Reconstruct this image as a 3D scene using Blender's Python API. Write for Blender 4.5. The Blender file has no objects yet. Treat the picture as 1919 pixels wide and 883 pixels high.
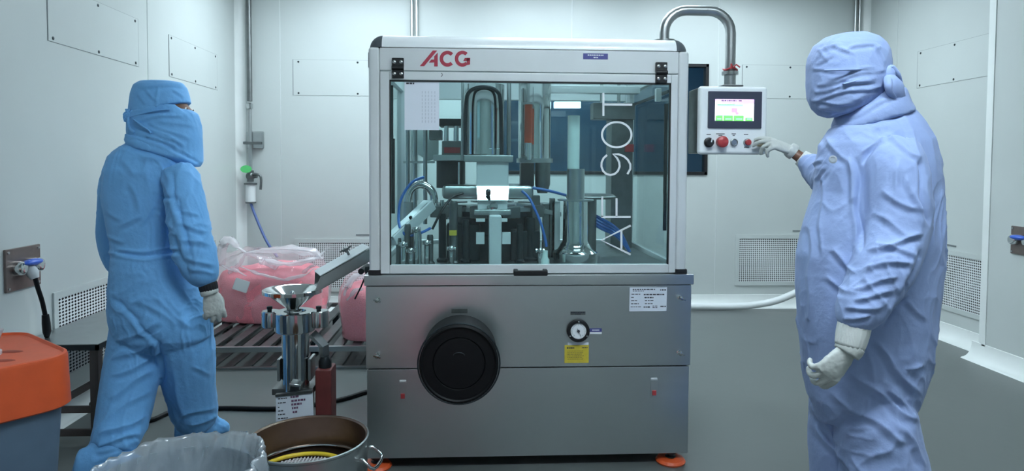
import bpy, bmesh, math, random
from mathutils import Vector, Matrix, noise

# ------------------------------------------------------------------ camera
F, CX, CY = 1250.0, 959.5, 360.0            # focal length and principal point on the 1919 x 883 frame
YAW, PITCH, ROLL, CAMZ = math.atan(66.5 / F), math.atan(50 / F), math.radians(0.3), 1.32
sc = bpy.context.scene
COL = sc.collection
cam_data = bpy.data.cameras.new('camera')
cam = bpy.data.objects.new('camera', cam_data)
COL.objects.link(cam)
RC = Matrix.Rotation(-YAW, 4, 'Z') @ Matrix.Rotation(math.pi / 2 - PITCH, 4, 'X') @ Matrix.Rotation(ROLL, 4, 'Z')
cam.matrix_world = Matrix.Translation((0, 0, CAMZ)) @ RC
cam_data.sensor_fit = 'HORIZONTAL'
cam_data.sensor_width = 36.0
cam_data.lens = 36.0 * F / 1919
cam_data.shift_y = -(441.5 - CY) / 1919
cam_data.clip_start = 0.02
sc.camera = cam

# ------------------------------------------------------------------ world, exposure
w = bpy.data.worlds.new('world')
sc.world = w
w.use_nodes = True
w.node_tree.nodes['Background'].inputs[0].default_value = (0.55, 0.75, 0.85, 1)
w.node_tree.nodes['Background'].inputs[1].default_value = 0.02
sc.view_settings.view_transform = 'Standard'
sc.view_settings.look = 'None'
sc.view_settings.gamma = 1.0
sc.view_settings.use_curve_mapping = False
sc.view_settings.exposure = 0.0
LAMP_COLOR = (0.84, 1.0, 1.10)
LAMP_POWER = 11.0
# ceiling lamps: x, y, half width, half depth, strength factor
LAMPS = [(-1.0, 5.1, .6, .3, 1.6), (0.7, 5.1, .6, .3, 1.4), (2.3, 5.1, .6, .3, 1.3), (0.7, 3.5, .6, .3, 1.0),
         (0.45, 1.0, .6, .3, 1.9), (1.4, 1.0, .6, .3, 0.8)]


# ------------------------------------------------------------------ helpers
def ray(px, py):
    return (RC.to_3x3() @ Vector(((px - CX) / F, -(py - CY) / F, -1.0)))


def P(px, py, Y=None, X=None, Z=None):
    """the point of the place that the photograph shows at a pixel, on the plane Y, X or Z"""
    d = ray(px, py)
    t = Y / d.y if Y is not None else X / d.x if X is not None else (Z - CAMZ) / d.z
    return Vector((0, 0, CAMZ)) + d * t


def proj(p):
    c = RC.to_3x3().transposed() @ (Vector(p) - Vector((0, 0, CAMZ)))
    return CX + F * c.x / -c.z, CY - F * c.y / -c.z


def lin(r, g, b):
    f = lambda v: (v / 255 / 12.92) if v / 255 <= 0.04045 else ((v / 255 + 0.055) / 1.055) ** 2.4
    return (f(r), f(g), f(b), 1.0)


def mat(name, rgb, rough=0.5, metal=0.0, var=0.0, vscale=20.0, bump=0.0, bscale=60.0, aniso=None, emit=None, emit_s=1.0,
        spec=0.5, alpha=1.0, coat=0.0, trans=0.0, sheen=0.0, stretch=None, rvar=0.0):
    m = bpy.data.materials.new(name)
    m.use_nodes = True
    nt = m.node_tree
    b = nt.nodes['Principled BSDF']
    b.inputs['Base Color'].default_value = lin(*rgb)
    b.inputs['Roughness'].default_value = rough
    b.inputs['Metallic'].default_value = metal
    b.inputs['Specular IOR Level'].default_value = spec
    b.inputs['Alpha'].default_value = alpha
    b.inputs['Coat Weight'].default_value = coat
    b.inputs['Transmission Weight'].default_value = trans
    b.inputs['Sheen Weight'].default_value = sheen
    tc = nt.nodes.new('ShaderNodeTexCoord')
    vec = tc.outputs['Object']
    if stretch:
        mp = nt.nodes.new('ShaderNodeMapping')
        mp.inputs['Scale'].default_value = stretch
        nt.links.new(vec, mp.inputs['Vector'])
        vec = mp.outputs['Vector']
    if var or rvar:
        n = nt.nodes.new('ShaderNodeTexNoise')
        n.inputs['Scale'].default_value = vscale
        n.inputs['Detail'].default_value = 4
        nt.links.new(vec, n.inputs['Vector'])
        if var:
            r = nt.nodes.new('ShaderNodeValToRGB')
            c = lin(*rgb)
            r.color_ramp.elements[0].position = 0.3
            r.color_ramp.elements[1].position = 0.7
            r.color_ramp.elements[0].color = tuple(max(0, v * (1 - var)) for v in c[:3]) + (1,)
            r.color_ramp.elements[1].color = tuple(min(1, v * (1 + var)) for v in c[:3]) + (1,)
            nt.links.new(n.outputs['Fac'], r.inputs['Fac'])
            nt.links.new(r.outputs['Color'], b.inputs['Base Color'])
        if rvar:
            mr = nt.nodes.new('ShaderNodeMapRange')
            mr.inputs['To Min'].default_value = max(0.02, rough - rvar)
            mr.inputs['To Max'].default_value = rough + rvar
            nt.links.new(n.outputs['Fac'], mr.inputs['Value'])
            nt.links.new(mr.outputs['Result'], b.inputs['Roughness'])
    if bump:
        n2 = nt.nodes.new('ShaderNodeTexNoise')
        n2.inputs['Scale'].default_value = bscale
        n2.inputs['Detail'].default_value = 3
        nt.links.new(vec, n2.inputs['Vector'])
        bp = nt.nodes.new('ShaderNodeBump')
        bp.inputs['Strength'].default_value = bump
        bp.inputs['Distance'].default_value = 0.01
        nt.links.new(n2.outputs['Fac'], bp.inputs['Height'])
        nt.links.new(bp.outputs['Normal'], b.inputs['Normal'])
    if emit:
        b.inputs['Emission Color'].default_value = lin(*emit) if max(emit) > 2 else tuple(emit) + (1,)
        b.inputs['Emission Strength'].default_value = emit_s
    return m


def glass_mat(name, tint, amount=1.0, rough=0.0, ior=1.45, diffuse=0.0, dcol=(200, 215, 220)):
    """thin clear sheet: tinted straight-through light plus Fresnel reflection, optionally a little haze"""
    m = bpy.data.materials.new(name)
    m.use_nodes = True
    nt = m.node_tree
    for n in list(nt.nodes):
        nt.nodes.remove(n)
    out = nt.nodes.new('ShaderNodeOutputMaterial')
    tr = nt.nodes.new('ShaderNodeBsdfTransparent')
    tr.inputs['Color'].default_value = tint + (1,)
    gl = nt.nodes.new('ShaderNodeBsdfGlossy')
    gl.inputs['Roughness'].default_value = rough
    fr = nt.nodes.new('ShaderNodeLayerWeight')
    fr.inputs['Blend'].default_value = 0.5
    pw = nt.nodes.new('ShaderNodeMath')
    pw.operation = 'POWER'
    pw.inputs[1].default_value = 5.0
    ma = nt.nodes.new('ShaderNodeMath')
    ma.operation = 'MULTIPLY_ADD'
    ma.inputs[1].default_value = 0.9
    ma.inputs[2].default_value = ((ior - 1) / (ior + 1)) ** 2
    nt.links.new(fr.outputs['Facing'], pw.inputs[0])
    nt.links.new(pw.outputs[0], ma.inputs[0])
    mx = nt.nodes.new('ShaderNodeMixShader')
    nt.links.new(ma.outputs[0], mx.inputs['Fac'])
    last = tr.outputs[0]
    if diffuse:
        df = nt.nodes.new('ShaderNodeBsdfDiffuse')
        df.inputs['Color'].default_value = lin(*dcol)
        tl = nt.nodes.new('ShaderNodeBsdfTranslucent')
        tl.inputs['Color'].default_value = lin(*dcol)
        ad = nt.nodes.new('ShaderNodeMixShader')
        ad.inputs['Fac'].default_value = 0.5
        nt.links.new(df.outputs[0], ad.inputs[1])
        nt.links.new(tl.outputs[0], ad.inputs[2])
        m2 = nt.nodes.new('ShaderNodeMixShader')
        m2.inputs['Fac'].default_value = diffuse
        nt.links.new(last, m2.inputs[1])
        nt.links.new(ad.outputs[0], m2.inputs[2])
        last = m2.outputs[0]
        tc = nt.nodes.new('ShaderNodeTexCoord')
        nz = nt.nodes.new('ShaderNodeTexNoise')
        nz.inputs['Scale'].default_value = 9
        nz.inputs['Detail'].default_value = 4
        nt.links.new(tc.outputs['Object'], nz.inputs['Vector'])
        bp = nt.nodes.new('ShaderNodeBump')
        bp.inputs['Strength'].default_value = 0.6
        bp.inputs['Distance'].default_value = 0.03
        nt.links.new(nz.outputs['Fac'], bp.inputs['Height'])
        for nd in (gl, df, tl, fr):
            nt.links.new(bp.outputs['Normal'], nd.inputs['Normal'])
    nt.links.new(last, mx.inputs[1])
    nt.links.new(gl.outputs[0], mx.inputs[2])
    nt.links.new(mx.outputs[0], out.inputs['Surface'])
    return m


def frame_of(d):
    d = Vector(d).normalized()
    a = Vector((0, 0, 1)) if abs(d.z) < 0.9 else Vector((1, 0, 0))
    u = d.cross(a).normalized()
    return u, u.cross(d).normalized() * -1, d


class MB:
    """collects shapes into one mesh"""

    def __init__(s):
        s.v, s.f, s.mi = [], [], []
        s.m = 0

    def add(s, vs, fs):
        o = len(s.v)
        s.v += [Vector(p) for p in vs]
        for f in fs:
            s.f.append([i + o for i in f])
            s.mi.append(s.m)
        return s

    def frombm(s, bm, M=None):
        bm.verts.index_update()
        s.add([(M @ v.co) if M else v.co.copy() for v in bm.verts], [[v.index for v in f.verts] for f in bm.faces])
        bm.free()

    def box(s, x0, x1, y0, y1, z0, z1, bev=0.0, seg=2, M=None):
        bm = bmesh.new()
        bmesh.ops.create_cube(bm, size=1)
        for v in bm.verts:
            v.co = Vector((x0 + (v.co.x + .5) * (x1 - x0), y0 + (v.co.y + .5) * (y1 - y0), z0 + (v.co.z + .5) * (z1 - z0)))
        if bev:
            bmesh.ops.bevel(bm, geom=bm.edges[:], offset=bev, segments=seg, profile=0.5, affect='EDGES')
        s.frombm(bm, M)
        return s

    def bar(s, p0, p1, wd, ht, bev=0.0, up=(0, 0, 1)):
        """box bar from p0 to p1, wd sideways, ht along up"""
        p0, p1 = Vector(p0), Vector(p1)
        d = (p1 - p0)
        L = d.length
        d.normalize()
        side = d.cross(Vector(up))
        if side.length < 1e-4:
            side = d.cross(Vector((1, 0, 0)))
        side.normalize()
        u = side.cross(d)
        M = Matrix((side, d, u)).transposed().to_4x4()
        M.translation = p0
        return s.box(-wd / 2, wd / 2, 0, L, -ht / 2, ht / 2, bev, M=M)

    def loft(s, rings, caps=True, closed=False):
        n = len(rings[0])
        vs = [p for r in rings for p in r]
        fs = []
        R = len(rings)
        for i in range(R if closed else R - 1):
            j = (i + 1) % R
            for k in range(n):
                l = (k + 1) % n
                fs.append([i * n + k, i * n + l, j * n + l, j * n + k])
        if caps and not closed:
            fs.append(list(range(n))[::-1])
            fs.append([(R - 1) * n + k for k in range(n)])
        return s.add(vs, fs)

    def lathe(s, c, prof, axis=(0, 0, 1), seg=32, caps=True):
        u, v, d = frame_of(axis)
        c = Vector(c)
        rings = []
        for r, h in prof:
            rings.append([c + d * h + (u * math.cos(2 * math.pi * k / seg) + v * math.sin(2 * math.pi * k / seg)) * max(r, 1e-4) for k in range(seg)])
        return s.loft(rings, caps)

    def cyl(s, p0, p1, r0, r1=None, seg=24):
        r1 = r0 if r1 is None else r1
        d = Vector(p1) - Vector(p0)
        return s.lathe(p0, [(r0, 0), (r1, d.length)], d, seg)

    def tube(s, pts, r, seg=10, closed=False, smooth=0, caps=True, flat=None):
        pts = [Vector(p) for p in pts]
        if smooth:
            pts = spline(pts, smooth, closed)
        n = len(pts)
        rad = r if isinstance(r, (list, tuple)) else [r] * n
        if len(rad) != n:
            rad = [rad[min(len(rad) - 1, int(i * (len(rad) - 1) / (n - 1)))] + (i * (len(rad) - 1) / (n - 1) % 1) * (rad[min(len(rad) - 1, int(i * (len(rad) - 1) / (n - 1)) + 1)] - rad[min(len(rad) - 1, int(i * (len(rad) - 1) / (n - 1)))]) for i in range(n)]
        u = None
        rings = []
        for i in range(n):
            a = pts[(i - 1) % n] if (i or closed) else pts[0]
            b = pts[(i + 1) % n] if (i < n - 1 or closed) else pts[-1]
            d = (b - a).normalized()
            if u is None:
                u = frame_of(d)[0]
            else:
                u = (u - d * u.dot(d)).normalized()
            v = d.cross(u)
            k2 = flat or 1.0
            rings.append([pts[i] + (u * math.cos(2 * math.pi * k / seg) + v * k2 * math.sin(2 * math.pi * k / seg)) * rad[i] for k in range(seg)])
        return s.loft(rings, caps, closed)

    def ball(s, c, rx, ry=None, rz=None, seg=20, rot=None):
        ry = rx if ry is None else ry
        rz = rx if rz is None else rz
        bm = bmesh.new()
        bmesh.ops.create_uvsphere(bm, u_segments=seg, v_segments=max(6, seg // 2), radius=1)
        M = Matrix.Translation(c) @ (rot.to_4x4() if rot else Matrix.Identity(4)) @ Matrix.Diagonal((rx, ry, rz, 1))
        s.frombm(bm, M)
        return s

    def prism(s, pts, off):
        """closed polygon pts swept by the vector off"""
        n = len(pts)
        off = Vector(off)
        vs = [Vector(p) for p in pts] + [Vector(p) + off for p in pts]
        fs = [list(range(n))[::-1], list(range(n, 2 * n))]
        for k in range(n):
            l = (k + 1) % n
            fs.append([k, l, n + l, n + k])
        return s.add(vs, fs)

    def ribbon(s, pts, wd, off, nrm=(0, -1, 0), closed=False):
        """flat stroke of width wd along pts, swept by off"""
        pts = [Vector(p) for p in pts]
        n = len(pts)
        nrm = Vector(nrm)
        L, Rr = [], []
        for i in range(n):
            a = pts[(i - 1) % n] if (i or closed) else pts[0]
            b = pts[(i + 1) % n] if (i < n - 1 or closed) else pts[-1]
            sd = (b - a).normalized().cross(nrm).normalized() * (wd / 2)
            L.append(pts[i] + sd)
            Rr.append(pts[i] - sd)
        off = Vector(off)
        rings = [[L[i], Rr[i], Rr[i] + off, L[i] + off] for i in range(n)]
        return s.loft(rings, not closed, closed)

    def build(s, name, m, parent=None, base=None, smooth=40, label=None):
        me = bpy.data.meshes.new(name)
        org = Vector(parent['_o']) if parent is not None else Vector(base or (0, 0, 0))
        me.from_pydata([p - org for p in s.v], [], s.f)
        bm = bmesh.new()
        bm.from_mesh(me)
        bmesh.ops.recalc_face_normals(bm, faces=bm.faces)
        bm.to_mesh(me)
        bm.free()
        return link(name, me, m, parent, org, s.mi, smooth, label)


def link(name, me, m, parent, org, mi=None, smooth=40, label=None):
    for q in (m if isinstance(m, (list, tuple)) else [m]):
        me.materials.append(q)
    if mi and max(mi) > 0:
        me.polygons.foreach_set('material_index', mi)
    if smooth:
        me.polygons.foreach_set('use_smooth', [True] * len(me.polygons))
        if smooth < 180:
            me.set_sharp_from_angle(angle=math.radians(smooth))
    o = bpy.data.objects.new(name, me)
    if smooth and smooth < 180:
        wn = o.modifiers.new('weighted_normals', 'WEIGHTED_NORMAL')
        wn.keep_sharp = True
    COL.objects.link(o)
    if parent is not None:
        o.parent = parent
    else:
        o.location = org
    o['_o'] = tuple(org)
    if label:
        o['label'] = label
    return o


def tag(o, label=None, cat=None, group=None, kind=None):
    if label:
        o['label'] = label
    if cat:
        o['category'] = cat
    if group:
        o['group'] = group
    if kind:
        o['kind'] = kind
    return o


def thing(name, label, cat, loc, group=None):
    o = bpy.data.objects.new(name, None)
    COL.objects.link(o)
    o.location = loc
    o.empty_display_size = 0.1
    o['_o'] = tuple(loc)
    return tag(o, label, cat, group)


def spline(pts, k=6, closed=False):
    pts = [Vector(p) for p in pts]
    n = len(pts)
    out = []
    rng = range(n if closed else n - 1)
    for i in rng:
        g = (lambda j: pts[j % n]) if closed else (lambda j: pts[max(0, min(n - 1, j))])
        p0, p1, p2, p3 = g(i - 1), g(i), g(i + 1), g(i + 2)
        for t in [j / k for j in range(k)]:
            out.append(0.5 * ((2 * p1) + (p2 - p0) * t + (2 * p0 - 5 * p1 + 4 * p2 - p3) * t * t + (3 * p1 - p0 - 3 * p2 + p3) * t ** 3))
    if not closed:
        out.append(pts[-1])
    return out


def perf(mb, o, u, v, nu, nv, hole=0.36):
    """perforated sheet: nu x nv cells of vectors u, v, each with a diamond hole"""
    o, u, v = Vector(o), Vector(u), Vector(v)
    vs, fs = [], []
    for i in range(nu):
        for j in range(nv):
            c = o + u * (i + .5) + v * (j + .5)
            b = len(vs)
            vs += [c - u / 2 - v / 2, c - v / 2, c + u / 2 - v / 2, c + u / 2, c + u / 2 + v / 2, c + v / 2, c - u / 2 + v / 2, c - u / 2,
                   c - v * hole, c + u * hole, c + v * hole, c - u * hole]
            fs += [[b + 1, b + 2, b + 3, b + 9, b + 8], [b + 3, b + 4, b + 5, b + 10, b + 9], [b + 5, b + 6, b + 7, b + 11, b + 10], [b + 7, b, b + 1, b + 8, b + 11]]
    return mb.add(vs, fs)


# ------------------------------------------------------------------ materials
M_wall = mat('wall_panel_paint', (193, 199, 197), 0.38, var=0.03, vscale=1.5, bump=0.02, bscale=30)
M_wallgap = mat('wall_sealant', (214, 219, 218), 0.45)
M_joint = mat('panel_joint', (120, 126, 128), 0.7)
M_floor = mat('floor_epoxy', (96, 101, 100), 0.36, var=0.07, vscale=2.0, bump=0.03, bscale=18, rvar=0.08)
M_cove = mat('cove_white', (226, 230, 228), 0.4, var=0.03, vscale=6)
M_ceil = mat('ceiling_white', (220, 223, 222), 0.6)
M_lamp = mat('lamp_diffuser', (240, 240, 240), 0.5, emit=LAMP_COLOR, emit_s=LAMP_POWER)
M_steel = mat('brushed_steel', (204, 208, 209), 0.29, 1.0, var=0.015, vscale=3)
M_steel2 = mat('satin_steel', (178, 182, 182), 0.33, 1.0, var=0.05, vscale=12)
M_chrome = mat('polished_steel', (205, 208, 208), 0.09, 1.0, bump=0.02, bscale=12)
M_dull = mat('dull_steel', (120, 124, 124), 0.42, 1.0, var=0.12, vscale=25)
M_alu = mat('anodised_aluminium', (218, 222, 223), 0.34, 0.12, var=0.02, vscale=8)
M_whitealu = mat('white_profile', (240, 244, 245), 0.3, 0.0, coat=0.3)
M_cap = mat('grey_corner_plastic', (84, 92, 97), 0.5, bump=0.05, bscale=200)
M_black = mat('black_plastic', (20, 21, 24), 0.45)
M_rubber = mat('black_rubber', (12, 13, 16), 0.5, spec=0.25)
M_dark = mat('dark_gunmetal', (52, 58, 62), 0.4, 0.7, var=0.2, vscale=30)
M_glass = glass_mat('tinted_glass', (0.85, 0.95, 0.95))
M_glass2 = glass_mat('clear_sheet', (0.94, 0.98, 0.98))
M_red = mat('red_print', (172, 52, 72), 0.5)
M_white = mat('white_print', (236, 240, 242), 0.5)
M_paper = mat('paper', (224, 230, 240), 0.7, var=0.02, vscale=9)
M_ink = mat('ink', (60, 62, 72), 0.7)
M_purple = mat('purple_label', (72, 74, 140), 0.5)
M_yellow = mat('yellow_label', (206, 186, 62), 0.6, var=0.08, vscale=40)
M_redp = mat('red_plastic', (178, 62, 66), 0.35)
M_blueh = mat('blue_tube', (52, 104, 178), 0.35)
M_blue = mat('blue_plug', (54, 96, 196), 0.35)
M_white_pl = mat('white_plastic', (222, 226, 226), 0.4)
M_orange = mat('orange_plastic', (214, 88, 44), 0.42, var=0.06, vscale=14, bump=0.03, bscale=40)
M_bin = mat('blue_grey_plastic', (92, 112, 132), 0.5, var=0.06, vscale=10)
M_green = mat('green_tag', (96, 206, 120), 0.5)
M_pink = mat('pink_capsules', (246, 138, 150), 0.45, var=0.10, vscale=130, bump=0.5, bscale=150)
M_film = glass_mat('clear_film', (0.985, 0.985, 0.99), rough=0.12, ior=1.5, diffuse=0.24, dcol=(255, 246, 250))
M_film2 = glass_mat('clear_film_gathered', (0.95, 0.96, 0.97), rough=0.12, ior=1.6, diffuse=0.5, dcol=(252, 250, 252))
M_liner = glass_mat('milky_liner_film', (0.94, 0.97, 0.99), rough=0.12, ior=2.2, diffuse=0.36, dcol=(238, 246, 252))
M_skin = mat('skin', (122, 84, 66), 0.5, var=0.06, vscale=30)
M_eye = mat('eye_white', (225, 222, 215), 0.2)
M_iris = mat('eye_iris', (40, 26, 20), 0.2)
M_glove = mat('latex_glove', (196, 200, 196), 0.5, var=0.05, vscale=25, bump=0.12, bscale=70)
M_cuff = mat('knit_cuff', (222, 225, 222), 0.75, bump=0.3, bscale=160, stretch=(1, 1, .2))
M_blackcuff = mat('black_knit_cuff', (24, 25, 32), 0.8)
M_blueL = mat('blue_coverall_cloth', (112, 176, 232), 0.75, var=0.05, vscale=5, bump=0.22, bscale=45, sheen=0.1)
M_blueR = mat('pale_blue_coverall_cloth', (148, 168, 212), 0.75, var=0.05, vscale=5, bump=0.22, bscale=45, sheen=0.1)
M_shoe = mat('dark_shoe', (40, 44, 52), 0.5)
M_corr = mat('corridor_blue', (58, 104, 138), 0.6, var=0.1, vscale=2)
M_drumin = mat('worn_drum_steel', (128, 106, 94), 0.33, 0.85, var=0.22, vscale=5)
M_sieve = mat('sieve_mesh_white', (205, 200, 205), 0.6)
M_yel = mat('sieve_ring_yellow', (226, 196, 50), 0.4)
M_motor = mat('red_brown_motor', (112, 52, 50), 0.5, var=0.2, vscale=12)
M_tan = mat('translucent_acrylic', (226, 240, 236), 0.25)
# ------------------------------------------------------------------ the room
XL, XR, YB, YF, ZC = -2.13, 3.63, 6.10, -1.6, 3.0
XS, YS = 3.45, 4.36                       # the right wall steps in nearer the camera


def struct(name, mb, m, parent=None, smooth=40):
    o = mb.build(name, m, parent, smooth=smooth)
    if parent is None:
        o['kind'] = 'structure'
    return o


struct('floor', MB().box(XL - .3, XR + .3, YF - .2, YB + 1.8, -.1, 0), M_floor)
struct('ceiling', MB().box(XL - .3, XR + .3, YF - .2, YB + 1.8, ZC, ZC + .1), M_ceil)
WX0, WX1, WZ0, WZ1 = 0.05, 2.14, 1.24, 2.265   # window opening in the back wall


def wall_shell(name, mb):
    o = mb.build(name, M_wallgap)
    o['kind'] = 'structure'
    return o


# shells hold the sealant plane; the panels stand 3 mm proud of it with narrow joints between
g = 0.003
mb = MB()
mb.box(XL - .1, WX0, YB + g, YB + .1, 0, ZC).box(WX1, XR + .1, YB + g, YB + .1, 0, ZC)
mb.box(WX0, WX1, YB + g, YB + .1, 0, WZ0).box(WX0, WX1, YB + g, YB + .1, WZ1, ZC)
wb = wall_shell('wall_back', mb)
j = 0.004
seams = [XL, -1.754, 0.864, 2.23, XR]
for a, b in zip(seams[:-1], seams[1:]):
    x0, x1 = a + j, b - j
    if x0 < WX1 and x1 > WX0:
        if x0 < WX0:
            MB().box(x0, WX0, YB, YB + .02, .0, ZC).build('wall_panel', M_wall, wb, smooth=0)
            x0 = WX0
        MB().box(x0, min(x1, WX1), YB, YB + .02, .0, WZ0).build('wall_panel', M_wall, wb, smooth=0)
        MB().box(x0, min(x1, WX1), YB, YB + .02, WZ1, ZC).build('wall_panel', M_wall, wb, smooth=0)
        if x1 > WX1:
            MB().box(WX1, x1, YB, YB + .02, .0, ZC).build('wall_panel', M_wall, wb, smooth=0)
    else:
        MB().box(x0, x1, YB, YB + .02, .0, ZC).build('wall_panel', M_wall, wb, smooth=0)
wl = wall_shell('wall_left', MB().box(XL - .1, XL - g, YF, YB + .1, 0, ZC))
yl = P(276, 60, X=XL).y
seams = [YF, 1.0, 2.4, yl, YB]
for a, b in zip(seams[:-1], seams[1:]):
    MB().box(XL - .02, XL, a + j, b - j, 0, ZC).build('wall_panel', M_wall, wl, smooth=0)
wr = wall_shell('wall_right', MB().box(XR + g, XR + .1, YS, YB + .1, 0, ZC).box(XS + g, XR + .1, YF, YS, 0, ZC))
yr = P(1683, 60, X=XR).y
for a, b in ((YS, yr), (yr, YB)):
    MB().box(XR, XR + .02, a + j, b - j, 0, ZC).build('wall_panel', M_wall, wr, smooth=0)
for a, b in ((YF, 1.4), (1.4, 2.9), (2.9, YS)):
    MB().box(XS, XS + .02, a + j, b - j, 0, ZC).build('wall_panel', M_wall, wr, smooth=0)
wf = wall_shell('wall_front', MB().box(XL - .1, XR + .1, YF - .1, YF, 0, ZC))

# rounded corner covings, bright strips up the corners
def corner(name, cx, cy, sx, sy, r=0.07):
    pts = []
    for k in range(9):
        t = math.pi / 2 * k / 8
        pts.append(Vector((cx + sx * r * (1 - math.cos(t)), cy + sy * r * (1 - math.sin(t)), 0)))
    pts.append(Vector((cx, cy, 0)))
    o = MB().prism(pts, (0, 0, ZC)).build(name, M_cove, smooth=50)
    o['kind'] = 'structure'


corner('trim_1', XL, YB, 1, -1)
corner('trim_2', XR, YB, -1, -1)
o = MB().prism([(XS - .006, YS - .06, 0), (XS - .006, YS - .03, 0), (XS + .0, YS + .004, 0), (XS + .03, YS + .012, 0), (XS + .06, YS + .012, 0), (XS + .06, YS - .06, 0)], (0, 0, ZC)).build('trim_3', M_cove)
o['kind'] = 'structure'


# floor covings: a quarter-round skirting
def cove(name, p0, p1, inward, h=0.10):
    p0, p1, n = Vector(p0), Vector(p1), Vector(inward)
    prof = [(0, h), (.006, h - .002)]
    for k in range(8):
        t = math.pi / 2 * k / 7
        prof.append((.006 + .07 * (1 - math.cos(t)), .008 + (h - .02) * (1 - math.sin(t))))
    prof += [(.085, .0), (0, 0)]
    r = [[q + n * a + Vector((0, 0, z)) for a, z in prof] for q in (p0, p1)]
    o = MB().loft(r).build(name, M_cove, smooth=30)
    o['kind'] = 'structure'


cove('baseboard_back', (XL, YB, 0), (XR, YB, 0), (0, -1, 0), .12)
cove('baseboard_left', (XL, YF, 0), (XL, YB, 0), (1, 0, 0), .12)
cove('baseboard_right', (XR, YS, 0), (XR, YB, 0), (-1, 0, 0), .12)
cove('baseboard_step', (XS, YF, 0), (XS, YS + .06, 0), (-1, 0, 0), .12)

# window in the back wall onto a blue corridor
win = bpy.data.objects.new('window_1', None)
COL.objects.link(win)
win.location = (WX0, YB, WZ0)
win['_o'] = (WX0, YB, WZ0)
win['kind'] = 'structure'
mb = MB()
for a in ((WX0, WX1, WZ0, WZ0 + .03), (WX0, WX1, WZ1 - .03, WZ1), (WX0, WX0 + .03, WZ0, WZ1), (WX1 - .03, WX1, WZ0, WZ1)):
    mb.box(a[0], a[1], YB - .012, YB + .06, a[2], a[3], .003)
mb.build('window_frame', M_black, win)
MB().box(WX0 + .03, WX1 - .03, YB + .02, YB + .026, WZ0 + .03, WZ1 - .03).build('pane', M_glass, win)
mb = MB()
mb.box(-.3, 2.6, YB + 1.5, YB + 1.6, 0, ZC).box(-.4, -.3, YB + .1, YB + 1.6, 0, ZC).box(2.6, 2.7, YB + .1, YB + 1.6, 0, ZC)
o = mb.build('wall_corridor', M_corr)
o['kind'] = 'structure'

# ceiling lamps
for i, (x, y, a, b, s) in enumerate(LAMPS):
    lab = ['white ceiling light panel near the back wall, on the bag side', 'white ceiling light panel near the back wall, behind the machine', 'white ceiling light panel near the back wall, on the hose side', 'white ceiling light panel straight above the machine', 'white ceiling light panel in front of the machine, above the drum', 'white ceiling light panel in front of the machine, above the control panel'][i]
    t = thing('ceiling_light', lab, 'lamp', (x, y, ZC), 'recessed ceiling light panels')
    mb = MB()
    mb.box(x - a - .03, x + a + .03, y - b - .03, y - b, ZC - .02, ZC).box(x - a - .03, x + a + .03, y + b, y + b + .03, ZC - .02, ZC)
    mb.box(x - a - .03, x - a, y - b, y + b, ZC - .02, ZC).box(x + a, x + a + .03, y - b, y + b, ZC - .02, ZC)
    mb.build('frame', M_whitealu, t)
    ml = M_lamp
    if s != 1.0:
        ml = M_lamp.copy()
        ml.node_tree.nodes['Principled BSDF'].inputs['Emission Strength'].default_value = LAMP_POWER * s
    MB().box(x - a, x + a, y - b, y + b, ZC - .012, ZC - .004).build('diffuser', ml, t)
t = thing('corridor_light', 'light in the blue corridor behind the window', 'lamp', (1.1, YB + .8, ZC))
MB().box(.5, 1.7, YB + .65, YB + .95, ZC - .02, ZC).build('diffuser', M_lamp, t)

# flush access panels, screwed to the walls
def access_panel(p00, p10, p11, p01, n, screws, label):
    """corner points: bottom left, bottom right, top right, top left; n: into the room"""
    q = [Vector(p) for p in (p00, p10, p11, p01)]
    n = Vector(n)
    c = sum(q, Vector()) / 4
    t = thing('access_panel', label, 'panel', q[0], 'flush access panels on the walls')
    d = [c + (p - c) * (1 + .006 / (p - c).length) for p in q]
    MB().prism([p + n * .0002 for p in d], n * .0012).build('joint', M_joint, t)
    MB().prism([p + n * .0008 for p in q], n * .002).build('sheet', M_wall, t)
    u, v = q[1] - q[0], q[3] - q[0]
    for a, b in screws:
        s = q[0] + u * a + v * b + n * .0025
        MB().lathe(s, [(.009, 0), (.009, .002), (.004, .004)], n, 10).build('screw', M_dark, t)


six = [(.04, .06), (.5, .06), (.96, .06), (.04, .94), (.5, .94), (.96, .94)]
access_panel((-1.64, YB, 1.938), (-.50, YB, 1.938), (-.50, YB, 2.255), (-1.64, YB, 2.255), (0, -1, 0), six, 'white flush access panel on the back wall beside the thin seam, left of the machine')
a = P(1392, 122, Y=YB)
access_panel((a.x, YB, 1.955), (3.36, YB, 1.955), (3.36, YB, 2.262), (a.x, YB, 2.262), (0, -1, 0), six, 'white flush access panel on the back wall behind the control panel')
y0, y1 = P(90, 76, X=XL).y, P(259, 125, X=XL).y
z0, z1 = P(259, 125, X=XL).z, P(257, 36, X=XL).z
access_panel((XL, y0, z0), (XL, y1, z0), (XL, y1, z1), (XL, y0, z1), (1, 0, 0), six, 'white flush access panel on the left wall, nearest the camera, above the bin')
y0, y1 = P(316, 65, X=XL).y, P(406, 103, X=XL).y
z1, z0 = P(316, 65, X=XL).z, P(318, 143, X=XL).z
access_panel((XL, y0, z0), (XL, y1, z0), (XL, y1, z1), (XL, y0, z1), (1, 0, 0), six, 'white flush access panel on the left wall above the blue-hooded person')
y1, y0 = P(1720, 130, X=XR).y, P(1870, 100, X=XR).y
z1, z0 = P(1721, 97, X=XR).z, P(1720, 165, X=XR).z
access_panel((XR, y1, z0), (XR, y0, z0), (XR, y0, z1), (XR, y1, z1), (-1, 0, 0), six, 'white flush access panel on the right wall beside the pale blue person')


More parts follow.
